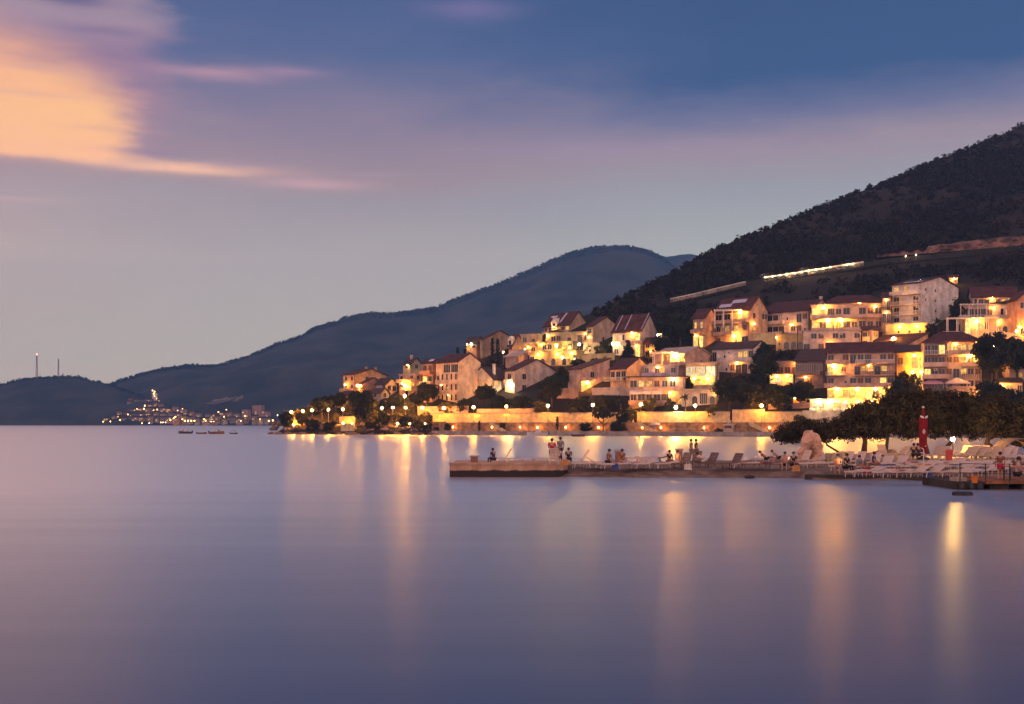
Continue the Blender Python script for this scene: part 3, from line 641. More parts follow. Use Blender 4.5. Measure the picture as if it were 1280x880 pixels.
house('plain lower storey under the long terrace building, with a few small windows', 1004, 1076, 1080, 413, 439, 2, -14, None, 'flat', col=(.57, .45, .40), rmat=ROOF_PALE, front=['.ws.ww.w', 'g.s..s.o'], sider=['.', '.'], ac=[('f', 0, .33), ('f', 0, .66)], Y=slope_y(1076, 439))
house('tall white house with balcony floors and a pale side dotted with tiny windows', 1115, 1151, 1198, 353.5, 418, 5, -50, 346.5, col=(.64, .60, .60), front=['WW.', 'd.d', 'd.d', 'd.d', '...'], sider=['oo..', 'oo.o', '.o.o', '....', '....'], balc=[('f', 0, 0, 1, 's'), ('f', 1, 0, 1, 'r'), ('f', 2, 0, 1, 'r'), ('f', 3, 0, 1, 's')], panels=[(.3, .98, .15, .75)], lamps=[('f', 4, .3, SS, .2, .8)], ac=[('f', 1, .9), ('f', 2, .9)])
house('yellow-lit basement wing at the foot of the tall white house', 1107, 1160, 1164, 404.5, 420, 1, -24, None, 'flat', col=(.62, .52, .30), rmat=ROOF_PALE, front=['..o.o.o.'], sider=['.'], lamps=[('f', 0, .35, SODIUM, .26, 1.2), ('f', 0, .75, SODIUM, .26, 1.2)], Y=slope_y(1151, 418)-2.5)
house('narrow pink house wedged beside the tall white house', 1103, 1113, 1118, 372, 420, 3, -20, 366, 'mono', col=PINK, front=['Sd', 'dd', '.d'], sider=['.', '.', '.'], lamps=[('f', 0, .5, W_, .16), ('f', 1, .5, W_, .14)], balc=[('f', 0, 0, 1, 'g'), ('f', 1, 0, 1, 'g')])
house('highest house near the frame edge with a maroon gabled roof', 1216, 1272, 1285, 370, 384, 1, -12, 358.5, col=(.54, .42, .36), front=['ngb.sWNs'], sider=['.'], balc=[('f', 0, 0, .6, 's', 1.8)], Y=slope_y(1272, 384)+4)
house('middle storey of the stepped hillside villa with wide terrace', 1203, 1264, 1270, 381.5, 398, 1, -12, None, 'flat', col=(.56, .45, .41), rmat=ROOF_PALE, front=['wdgbs.nS'], sider=['.'], balc=[('f', 0, -.08, .45, 'r', 2.2), ('f', 0, .45, 1, 's', 1.)])
house('ground storey of the stepped hillside villa with an arched porch', 1206, 1268, 1274, 398.5, 416, 1, -12, None, 'flat', col=(.55, .40, .30), rmat=ROOF_PALE, front=['D.Wn.Aaw'], sider=['.'], lamps=[('f', 0, .22, W_, .45, 1.6), ('f', 0, .68, SS, .2)], Y=slope_y(1268, 416))
house('salmon house cut by the frame edge', 1272, 1300, None, 374, 422, 3, -4, 362, 'gy', col=(.50, .27, .20), front=['w.', '..', 'w.'], sider=['.', '.', '.'], lamps=[('f', 2, .05, S_, .30, 1.2)])
# -- lower right
house('dark-glazed house with slate roof next to the pink apartment tower', 994, 1030, 1038, 451, 485, 2, -22, 437, 'mono', col=(.22, .17, .19), rmat=ROOF_DARK, front=['bbw', 'bs.'], sider=['.', '.'], balc=[('f', 0, 0, .9, 's', 1.4)])
house('pink apartment block with long balconies and a glowing corner loggia', 1034, 1118, 1126, 439, 498, 4, -15, 428, 'gx', col=(.56, .37, .29), front=['w.sgwb.ws', 'D.s.gWSgW.', 'w.ogsg.Dg', 'D.DW.DgD.'], sider=['.', '.', '.', '.'], balc=[('f', 0, -.02, .26, 's'), ('f', 0, .42, 1, 'r'), ('f', 1, -.02, .26, 'r'), ('f', 1, .42, 1, 'g'), ('f', 2, -.05, .3, 's', 2.2), ('f', 2, .3, 1.12, 's', 2.4)], lamps=[('f', 1, .10, S_, .48, 1.1), ('f', 3, .15, S_, .42, 1.2), ('f', 3, .45, S_, .36, 1.2), ('f', 3, .72, S_, .40, 1.2), ('f', 3, .95, S_, .40, 1.2), ('f', 1, .62, SS, .16)])
house('salmon house with attic dormers and a long single-pitch gable', 1066, 1121, 1160, 437, 476, 2, -48, 417, 'mono', col=(.54, .35, .26), front=['www.D.', '......'], sider=['.....s', '......'], Y=slope_y(1121, 476)+6, chim=(.2, .3))
house('yellow-lit stair house between the two apartment blocks', 1121, 1157, 1160, 440, 482, 2, -18, 432, 'mono', col=(.56, .40, .18), rmat=ROOF_DARK, front=['s.DD', '..DD'], sider=['.', '.'], lamps=[('f', 0, .62, SODIUM, .30, 1.2), ('f', 1, .55, SODIUM, .32, 1.2), ('f', 1, .85, SODIUM, .30, 1.2)])
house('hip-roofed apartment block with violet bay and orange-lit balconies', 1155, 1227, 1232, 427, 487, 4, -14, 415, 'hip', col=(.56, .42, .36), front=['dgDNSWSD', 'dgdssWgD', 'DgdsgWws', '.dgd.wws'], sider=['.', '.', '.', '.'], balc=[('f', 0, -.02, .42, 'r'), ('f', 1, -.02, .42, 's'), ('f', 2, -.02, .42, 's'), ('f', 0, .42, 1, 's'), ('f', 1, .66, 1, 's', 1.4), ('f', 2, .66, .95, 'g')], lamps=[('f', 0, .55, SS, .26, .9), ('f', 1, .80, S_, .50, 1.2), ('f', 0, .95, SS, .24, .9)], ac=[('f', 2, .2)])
house('small pale house with yellow window low by the frame edge', 1250, 1278, 1284, 478, 494, 1, -12, 473, 'gx', col=(.56, .45, .34), front=['.W.w'], sider=['.'], lamps=[('f', 0, .05, S_, .30, 1.)], rmat=ROOF_DARK)
house('low shed with pink wall beside the dark tree at the frame edge', 1262, 1296, None, 452, 476, 2, -8, None, 'flat', col=(.50, .36, .30), rmat=ROOF_PALE, front=['..w.', '.S..'], sider=['.', '.'], lamps=[('f', 0, .2, SS, .2)])
house('long low orange terrace restaurant at the foot of the pink apartment block', 1012, 1108, 1114, 499, 515, 1, -20, None, 'flat', col=(.58, .42, .30), rmat=ROOF_PALE, front=['BD.DB.D.BD'], sider=['.'], balc=[('f', 0, .0, 1, 'r', .5)], lamps=[('f', 0, .12, WHITE_LAMP, .34, 1.3), ('f', 0, .28, WHITE_LAMP, .34, 1.3), ('f', 0, .48, S_, .26, 1.3), ('f', 0, .64, WARM, .26, 1.3), ('f', 0, .82, S_, .26, 1.3), ('f', 0, .96, S_, .24, 1.3)], name='restaurant', cat='restaurant', Y=slope_y(1108, 513)-4)
house('flat pink house peeping above the tamarisks under the tents', 1190, 1232, 1238, 484, 502, 1, -12, None, 'flat', col=PINK, rmat=ROOF_PALE, front=['w.W.w'], sider=['.'], lamps=[('f', 0, .9, W_, .2)])
house('grey flat-roofed boathouse with arched windows, half hidden by garden shrubs', 852, 896, 900, 487, 505, 1, -18, None, 'flat', col=(.40, .35, .38), rmat=ROOF_PALE, front=['.aba'], sider=['.'], lamps=[('f', 0, .95, WARM, .16)])
house('tiny garden house with bright porch, uphill of the greenish lamp', 820, 828, 834, 416, 428, 1, -30, 412, col=CREAM, front=['DW'], sider=['.'], lamps=[('f', 0, .4, WHITE_LAMP, .22, .8)])
house('small lit hut on the dark slope just behind the tall white house', 1186, 1197, None, 347, 356, 1, -20, 344, col=CREAM, front=['.W'], sider=['.'], lamps=[('f', 0, .6, W_, .25, .8)])
house('low garage with brown shutters beside the dark-glazed house', 971, 998, 1002, 452, 472, 1, -20, None, 'flat', col=PINK, rmat=ROOF_PALE, front=['sss'], sider=['.'], lamps=[('f', 0, .9, SS, .2, 1.)], Y=slope_y(998, 472)+2)
house('low lit terrace bar under the low garage', 962, 992, 996, 468, 478, 1, -20, None, 'flat', col=CREAM, rmat=ROOF, ov=1.2, front=['DB.D'], sider=['.'], lamps=[('f', 0, .3, W_, .26, 1.2), ('f', 0, .75, S_, .26, 1.2)], Y=slope_y(992, 478)-3)
house('small slate-blue house below the dull violet house', 462, 476, 486, 491, 506, 2, -40, 485.5, col=(.30, .30, .38), front=['w', 'd'], sider=['w', '.'], rmat=ROOF_DARK)
house('small pink annexe with lit door in front of the brown-shuttered salmon house', 529, 541, 546, 482, 503, 2, -30, None, 'flat', col=PINK, rmat=ROOF, front=['Dw', 'w.'], sider=['.', '.'], lamps=[('f', 0, .3, SS, .2, .8)])
house('small ochre house behind the pyramid conifer', 806, 820, 826, 428, 446, 2, -35, 422, col=(.48, .34, .18), front=['wW', 'd.'], sider=['.', '.'], lamps=[('f', 1, .6, SS, .22, .9)])
house('narrow cream house stepping down beside the yellow annexe wall', 1078, 1098, 1102, 413, 434, 2, -16, 408, col=CREAM, front=['wsW', 'w.d'], sider=['.', '.'], lamps=[('f', 1, .5, SS, .22, .9)])
house('small brick-red house low behind the restaurant at its seaward side', 985, 1008, 1012, 488, 504, 2, -18, 482, col=(.40, .20, .14), front=['wWs', 'd.w'], sider=['.', '.'], lamps=[('f', 1, .4, SS, .24, .9)])
# dormers, gablet and the violet bay, parts of the houses they sit on
def by_label(t): return next(o for o in bpy.data.objects if o.get('label', '').startswith(t))
def dormer(root, u, y0, z0, w_, h, dep, mt, rm):
    W_ = DIM[root.name][0]; x = -W_+u*W_; ro = next(c for c in root.children if c.name.startswith('roof'))
    mb = MB(); mb.cur = 0; mb.prism([(x-w_/2, z0), (x+w_/2, z0), (x+w_/2, z0+h*.6), (x, z0+h), (x-w_/2, z0+h*.6)], 'y', y0, y0+dep)
    mb.cur = 1; mb.prism([(x-w_/2-.2, z0+h*.55), (x, z0+h+.03), (x+w_/2+.2, z0+h*.55), (x+w_/2+.2, z0+h*.55+.15), (x, z0+h+.2), (x-w_/2-.2, z0+h*.55+.15)], 'y', y0-.2, y0+dep)
    mb.cur = 2; mb.box(x-w_*.28, x+w_*.28, y0-.05, y0-.004, z0+h*.08, z0+h*.55)
    mb.build('dormer', [mt, rm, GLASS], ro)
q_ = by_label('salmon house with attic dormers'); h_ = DIM[q_.name][2]
for u in (.10, .34, .56): dormer(q_, u, .4, h_+.25, 1.7, 2.0, 4., WHITE, WHITE)
q_ = by_label('maroon-roofed house with a small white dormer'); dormer(q_, .35, -.1, DIM[q_.name][2]-.1, 2.0, 3.0, 2.2, WHITE, WHITE)
q_ = by_label('top storey of the terraced yellow block'); dormer(q_, .42, -.35, DIM[q_.name][2]-1.6, 2.8, 4.2, 4., WHITE, WHITE)
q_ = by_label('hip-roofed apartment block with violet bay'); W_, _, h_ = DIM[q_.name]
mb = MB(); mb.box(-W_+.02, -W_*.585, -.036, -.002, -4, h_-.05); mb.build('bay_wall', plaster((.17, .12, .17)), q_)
# pergolas
def pergola(label, xl, xr, yt, yb, Y, th=-14, depth=3.2, nb=4):
    th = R(th); a = wpt(xl, yb, Y); k = (xr-640)/F; w_ = (k*Y-a.x)/(math.cos(th)-k*math.sin(th)); h = (yb-yt)/F*Y
    o = thing('pergola', label, 'pergola', a, th)
    for i in range(nb):
        for y in (0, depth):
            x = w_*i/(nb-1); mb = MB(); mb.box(x-.09, x+.09, y-.09, y+.09, -3, h); mb.build('post', WHITE, o)
    mb = MB()
    mb.box(-.3, w_+.3, -.1, .1, h+.004, h+.22); mb.box(-.3, w_+.3, depth-.1, depth+.1, h+.004, h+.22)
    for i in range(int(w_/.9)+1): mb.box(i*.9-.05, i*.9+.05, -.5, depth+.5, h+.224, h+.36)
    mb.build('roof_frame', WHITE, o)
pergola('white pergola over the terrace of the glaring-lamp house', 816, 848, 441, 452, slope_y(836, 484)-2)
pergola('white pergola on the roof terrace of the solar-panel house', 893, 926, 388, 398, slope_y(925, 431)-1)
pergola('white pergola in front of the stepped hillside villa', 1185, 1248, 398, 414, slope_y(1230, 416)-4, nb=6)
pergola('white pergola on the upper terrace of the stepped hillside villa', 1201, 1233, 381, 394, slope_y(1230, 402)-1)
# garden and terrace walls
def garden_wall(label, pts, mt, th=.45, h=None):
    P = [(wpt(px, y0, slope_y(px, y1)), wpt(px, y1, slope_y(px, y1))) for px, y0, y1 in pts]
    o = thing('garden_wall', label, 'wall', P[0][1]); mb = MB(); off = Vector(o.location)
    for (a0, a1), (b0, b1) in zip(P[:-1], P[1:]):
        n = (b1-a1).cross(Vector((0, 0, 1))).normalized()*-th
        if n.y < 0: n = -n
        q = [a1-off-Vector((0, 0, 3)), b1-off-Vector((0, 0, 3)), b0-off, a0-off]
        mb.add(q+[v+n for v in q], [(0, 1, 2, 3), (7, 6, 5, 4), (3, 2, 6, 7), (1, 0, 4, 5), (0, 3, 7, 4), (1, 5, 6, 2)])
    mb.build('wall_face', mt, o); return o
YW = plaster((.56, .46, .24)); PW = plaster((.54, .44, .38))
garden_wall('yellow garden wall beneath the solar-panel house', [(938, 416.5, 429), (970, 416.5, 431)], YW)
garden_wall('yellow stone terrace wall below the tan house with sloping gable', [(722, 444, 453), (748, 442, 452), (768, 441, 450)], YW)
garden_wall('dark stone terrace wall above the yellow terrace wall', [(729, 428, 442), (745, 428, 442), (757, 430, 442)], STONE)
garden_wall('pale street wall curving up at the frame edge', [(1240, 414, 420), (1265, 416, 424), (1290, 424, 434)], PW)
garden_wall('pale terrace wall in front of the stepped hillside villa', [(1178, 414, 419), (1215, 413.5, 419), (1256, 414, 420)], PW)
garden_wall('pink parapet with balusters below the pink single-pitch house', [(690, 485, 498), (708, 485, 498), (722, 487, 499)], plaster(PINK))
garden_wall('white garden fence wall below the white-fronted house', [(740, 485, 494), (763, 484, 494), (790, 486, 495)], PW)
garden_wall('low pink garden wall above the waterfront shrubs', [(596, 511, 519), (640, 511, 519), (668, 510, 518)], plaster(PINK))
garden_wall('pink garden wall behind the lamp row near the bushy point', [(522, 508, 519), (556, 508, 519), (585, 507, 518)], plaster(PINK))
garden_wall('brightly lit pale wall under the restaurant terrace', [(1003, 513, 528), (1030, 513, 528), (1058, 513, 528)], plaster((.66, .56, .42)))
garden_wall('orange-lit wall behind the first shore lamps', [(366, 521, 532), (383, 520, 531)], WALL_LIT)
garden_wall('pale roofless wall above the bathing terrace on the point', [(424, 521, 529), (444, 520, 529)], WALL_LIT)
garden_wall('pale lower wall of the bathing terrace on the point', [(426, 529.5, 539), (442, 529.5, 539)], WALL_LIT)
garden_wall('pink garden wall right of the restaurant terrace', [(960, 505, 512), (990, 504, 511), (1012, 503, 510)], plaster(PINK))
# marquee tents
CANVAS = pmat('tent_canvas', (.66, .55, .50), .8, .08, 1.); CANVAS_PINK = pmat('pink_tent_canvas', (.62, .36, .44), .8, .08, 1.)
def marquee(label, xl, xr, yp, ye, yb, Y, mt):
    a = wpt(xl, yb, Y); b_ = wpt(xr, yb, Y); w_ = b_.x-a.x; h = (yb-ye)/F*Y; hp = (yb-yp)/F*Y; o = thing('marquee_tent', label, 'tent', (a+b_)/2, R(-12)); d = w_*.7
    mb = MB(); q = [(-w_/2, 0), (w_/2, 0), (w_/2, d), (-w_/2, d)]
    mb.add([(*p, h) for p in q]+[(*p, h-.35) for p in q]+[(0, d/2, hp)], [(0, 1, 8), (1, 2, 8), (2, 3, 8), (3, 0, 8), (4, 5, 1, 0), (5, 6, 2, 1), (6, 7, 3, 2), (7, 4, 0, 3), (7, 6, 5, 4)]); mb.build('canopy', mt, o)
    for x, y in q:
        mb = MB(); mb.tube([(x*.97, y, -3), (x*.97, y, h-.3)], .05, 6); mb.build('pole', WHITE, o)
marquee('pink marquee tent in front of the hip-roofed apartment block', 1153, 1179, 472.5, 478.5, 486, slope_y(1170, 487)-4, CANVAS_PINK)
marquee('cream marquee tent in front of the hip-roofed apartment block', 1184, 1212, 471.5, 478, 488, slope_y(1198, 489)-4, CANVAS)
# awning of the guest house
for (x0, x1, lab) in ((788, 803, 'pale sloping awning over the guest house corner'), (804, 815, 'pale rounded awning in the middle of the guest house terrace'), (816, 829, 'pale rounded awning nearest the guest house lamp')):
    Y = slope_y(820, 505)-3; a = wpt(x0, 493, Y); w_ = (x1-x0)/F*Y; o = thing('awning', lab, 'awning', a, R(-16)); mb = MB()
    prof = [(-1.6, 0), (-1.2, .7), (-.4, 1.15), (.6, 1.3), (.6, 1.2), (-.36, 1.05), (-1.1, .6), (-1.5, 0)]
    mb.prism(prof, 'x', 0, w_); mb.build('fabric', CANVAS, o)
    for x in (.05, w_-.05):
        mb = MB(); mb.tube([(x, -1.5, 0), (x, .55, .02)], .03, 5); mb.build('arm', METAL, o)
    for x in (.1, w_-.1):
        mb = MB(); mb.tube([(x, -1.4, -2.6), (x, -1.4, .02)], .04, 5); mb.build('post', METAL, o)

# ------------------------------------------------------------------ street lamps
POLE = pmat('lamp_pole_paint', (.30, .26, .22), .6, .2, 2.)
def lamp(label, px, py, base, Y, mt, r_=.34, group=None, at=None):
    hd = wpt(px, py, Y) if at is None else Vector(((at[0]-640)/F*at[1], at[1], at[2])); h = hd.z-base
    o = thing('street_lamp', label, 'street lamp', (hd.x, hd.y, base), 0, group)
    mb = MB(); mb.lathe([(.14, 0), (.14, .35), (.075, .4), (.055, h-r_*1.1), (.12, h-r_*1.02), (.12, h-r_*.8)], 8); mb.build('pole', POLE, o)
    link('lamp_globe', globe_mesh(mt), o, (0, 0, h), 0, r_)
    mb = MB(); mb.lathe([(.16, h+r_*.88), (.10, h+r_*1.1), (.02, h+r_*1.25)], 8); mb.build('finial', DARKMETAL, o)
tip = [(364, 515), (378.5, 514), (390, 513), (410.5, 512), (428.5, 511.5), (477.5, 510), (491, 509.5), (507, 509.5)]
for i, (px, py) in enumerate(tip):
    t_ = 7.; Y = shore_y(px, t_); b_ = wpt(px, py, Y).z-5.0
    lamp('globe street lamp on the bushy point, %s from its seaward tip' % nth(i+1), px, py, max(.3, b_), Y, SODIUM, .30, 'promenade street lamps')
prom = [(528, 509.5), (555, 510), (592, 509), (633, 508), (685, 507), (741, 506), (801, 505.5), (869, 507), (952, 507)]
for i, (px, py) in enumerate(prom):
    lamp('globe street lamp on the walled promenade, %s along from the bushy point' % nth(i+1), px, py, 3.74, shore_y(px, 6.7), SODIUM, .34, 'promenade street lamps')
for px, py, mt, r_, lab in [(447, 482, SODIUM, .42, 'lamp shining over the roof of the lowest seaward house'), (506.5, 482, SODIUM, .45, 'upper of two lamps in front of the pink arched house'), (506, 495, SODIUM, .45, 'lower of two lamps in front of the pink arched house'),
    (629, 440, WARM, .22, 'thin lane lamp beside the low pink house'), (656, 437, SODIUM, .26, 'lane lamp at the corner of the terraced yellow block'), (695.5, 432, GREEN_LAMP, .46, 'yellow lamp before the second level of the terraced yellow block'), (724, 430.5, WHITE_LAMP, .40, 'white lane lamp before the dark stone terrace wall'), (703, 447, WHITE_LAMP, .26, 'small white lamp by the lowest arches of the terraced yellow block'),
    (766, 430, WHITE_LAMP, .40, 'white lane lamp beside the pyramid conifer'), (813, 426, GREEN_LAMP, .32, 'greenish lane lamp on the dark slope right of the long-roofed house'), (1117, 424, SODIUM, .75, 'glaring lamp standing above the attic dormers'), (1271, 414, SODIUM, .42, 'lamp on the curving street at the frame edge'),
    (845, 509, WHITE_LAMP, .55, 'garden lamp glaring white under the flat-roofed guest house'), (1236, 485, SODIUM, .3, 'lamp low in the dark trees near the frame edge'), (1243, 432, WARM, .26, 'lamp glinting through the big dark tree'), (1240, 461, WARM, .30, 'lamp below the big dark tree'), (1026, 506, WARM, .2, 'lamp on the railing of the restaurant terrace'),
    (1262, 492, WARM, .26, 'lamp in front of the small pale house by the frame edge'), (958, 489, SODIUM_SOFT, .3, 'garden lamp under the big conical tree'), (972, 486, SODIUM_SOFT, .25, 'second garden lamp beside the conical tree trunk')]:
    Y = slope_y(px, py, 4.4); lamp(lab, px, py, wpt(px, py, Y).z-4.4, Y, mt, r_*.78)

for i, px in enumerate((566, 615, 650, 672, 707, 748, 803, 826, 880, 905, 946, 962)):
    lamp('low bollard light on the quay, %s from the bushy point' % nth(i+1), px, 0, 1.24, 0, SODIUM_SOFT, .13, 'bollard lights on the quay', at=(px, shore_y(px, 2.6), 2.3))

for i, (px, t_) in enumerate(((367, 3.), (375, 5.), (429, 4.), (440, 4.), (470, 5.), (497, 4.), (512, 4.), (531, 4.))):  # low lights added so the point's walls and trees glow golden
    Y = shore_y(px, t_); g_ = .62+SLOPE*t_
    lamp('low light added to brighten the rocks and trees of the bushy point, %s from its tip' % nth(i+1), px, 0, g_, 0, SODIUM, .20, 'added lights on the bushy point', at=(px, Y, g_+1.1))
# ------------------------------------------------------------------ vegetation
def leaf_mat(name, c1, c2):
    return pmat(name, c1, .75, .3, .9, color2=c2, spec=.2)
LEAF = leaf_mat('dark_foliage', (.036, .042, .022), (.015, .018, .011))
LEAF_LAMPLIT = leaf_mat('lamplit_foliage', (.13, .115, .045), (.055, .050, .024))  # brighter leaf copy for plants near lamps, their glow put into the colour
LEAF_CON = leaf_mat('conifer_foliage', (.026, .034, .026), (.012, .016, .014))
LEAF_TAM = leaf_mat('tamarisk_foliage', (.060, .052, .032), (.020, .018, .014))
BARK = pmat('bark', (.07, .05, .04), .95, .4, 2., .8, 5.)
for px, y0, y1, lab in ((997, 407, 446, 'utility pole in front of the ochre annexe with pointed arches'), (1042, 402, 437, 'utility pole before the plain lower storey of the long terrace building'), (879, 418, 436, 'utility pole at the foot of the maroon-roofed cottage'), (1120, 443, 480, 'utility pole at the left edge of the yellow-lit stair house')):
    Y = slope_y(px, y1)-3; a = wpt(px, y1, Y); h = (y1-y0)/F*Y; o = thing('utility_pole', lab, 'pole', a)
    mb = MB(); mb.tube([(0, 0, -3), (0, 0, h)], [.17, .12], 6); mb.build('shaft', BARK, o); mb = MB(); mb.box(-.8, .8, -.07, .07, h-.5, h-.36); mb.build('crossarm', BARK, o)
def leaves_arrays(rs, centers, radii, n_each, size, flat=1., asp=.5):
    """small four-cornered leaf faces spread round clump centres"""
    c = np.repeat(centers, n_each, 0); r_ = np.repeat(radii, n_each)[:, None]
    n = len(c); d = rs.normal(size=(n, 3)); d /= np.linalg.norm(d, axis=1)[:, None]
    p = c+d*r_*(rs.random((n, 1))**.45)*np.array([1, 1, flat])
    u = rs.normal(size=(n, 3)); u /= np.linalg.norm(u, axis=1)[:, None]
    v = np.cross(u, rs.normal(size=(n, 3))); v /= np.linalg.norm(v, axis=1)[:, None]
    s_ = size*(.6+.8*rs.random((n, 1)))
    u = u*s_*.5; v = v*s_*.5*asp
    V = np.stack([p-u-v, p+u-v*.4, p+u*1.1+v*.4, p-u+v], 1).reshape(-1, 3)
    return V
def quads_mesh(name, V, mt):
    n = len(V)//4; me = bpy.data.meshes.new(name); me.vertices.add(len(V)); me.vertices.foreach_set('co', np.asarray(V, np.float32).ravel())
    me.loops.add(n*4); me.loops.foreach_set('vertex_index', np.arange(n*4, dtype=np.int32)); me.polygons.add(n)
    me.polygons.foreach_set('loop_start', np.arange(0, n*4, 4, dtype=np.int32)); me.polygons.foreach_set('loop_total', np.full(n, 4, np.int32))
    me.materials.append(mt); me.update(calc_edges=True); me.validate(); return me
def crown_pts(rs, kind, n):
    d = rs.normal(size=(n, 3)); d /= np.linalg.norm(d, axis=1)[:, None]
    r_ = rs.random((n, 1))**.35
    p = d*r_
    if kind == 'round': p = p*np.array([.46, .46, .34])+np.array([0, 0, .64]); p[:, 2] = np.maximum(p[:, 2], .34)
    if kind == 'bush': p = p*np.array([.5, .5, .5])+np.array([0, 0, .45]); p[:, 2] = np.abs(p[:, 2])
    if kind == 'cone':
        z = 1-np.sqrt(rs.random(n)); a = rs.random(n)*6.283; q = (1-z)*.30*np.sqrt(rs.random(n)); p = np.stack([np.cos(a)*q, np.sin(a)*q, .08+z*.9], 1)
    if kind == 'cypress':
        z = rs.random(n); a = rs.random(n)*6.283; q = .085*np.sin(np.pi*np.clip(z, .03, .97))**.6*np.sqrt(rs.random(n)); p = np.stack([np.cos(a)*q, np.sin(a)*q, .05+z*.93], 1)
    if kind == 'drop':
        z = rs.random(n)**1.3; a = rs.random(n)*6.283; q = .36*np.clip(np.sin(np.pi*np.clip(.12+z*.88, 0, 1)), 0, 1)**.8*np.sqrt(rs.random(n)); p = np.stack([np.cos(a)*q, np.sin(a)*q, .10+z*.88], 1)
    if kind == 'parasol': p = p*np.array([.80, .80, .17])+np.array([0, 0, .82])
    return p
PROTO = {}
def plant_proto(kind, mt, seed):
    key = (kind, mt.name, seed)
    if key in PROTO: return PROTO[key]
    rs = np.random.default_rng(seed)
    nc, ne, rad, size = {'round': (90, 40, .11, .075), 'bush': (56, 38, .13, .09), 'cone': (200, 26, .055, .05), 'cypress': (110, 24, .03, .04), 'drop': (260, 34, .065, .055), 'parasol': (70, 30, .10, .07)}[kind]
    c = crown_pts(rs, kind, nc)
    cr = quads_mesh('crown', leaves_arrays(rs, c, rad*(.6+.8*rs.random(nc)), ne, size, .8), mt)
    mb = MB()
    if kind in ('round', 'parasol'):
        top = .62 if kind == 'round' else .78
        mb.tube([(0, 0, -.25), (.01, 0, .1), (-.02, .01, .34), (.0, 0, top)], [.05, .036, .03, .012], 7)
        for i in range(6):
            a = i*1.05+rs.random()*.5; z0 = .28+.04*i; q = .30 if kind == 'round' else .55
            mb.tube([(-.015, .005, z0), (math.cos(a)*q*.5, math.sin(a)*q*.5, z0+.14), (math.cos(a)*q, math.sin(a)*q, z0+.30 if kind == 'round' else .80)], [.02, .013, .005], 5)
    elif kind == 'bush':
        for i in range(5): a = i*1.26; mb.tube([(0, 0, -.3), (math.cos(a)*.12, math.sin(a)*.12, .2), (math.cos(a)*.3, math.sin(a)*.3, .55)], [.03, .02, .006], 5)
    else: mb.tube([(0, 0, -.2), (0, 0, .3), (0, 0, .95)], [.022, .018, .003], 6)
    PROTO[key] = (cr, mb.mesh('trunk', BARK)); return PROTO[key]
def plant(name, label, cat, kind, mt, px, pyt, pyb, wpx=None, Y=None, seed=None, group=None, sink=0.):
    """a tree or shrub whose crown top and foot are read off the photo"""
    if Y is None: Y = slope_y(px, pyb)
    o3 = wpt(px, pyb, Y); h = (pyb-pyt)/F*Y; base_w = {'round': .95, 'bush': 1.1, 'cone': .62, 'cypress': .2, 'drop': .74, 'parasol': 1.7}[kind]
    w_ = h*base_w if wpx is None else wpx/F*Y
    cr, tr = plant_proto(kind, mt, seed if seed is not None else rnd.randrange(3))
    o = thing(name, label, cat, o3, rnd.uniform(0, 6.28), group, (w_/base_w, w_/base_w, h))
    link('crown', cr, o); link('trunk', tr, o); return o
L, LO, LC = LEAF, LEAF_LAMPLIT, LEAF_CON
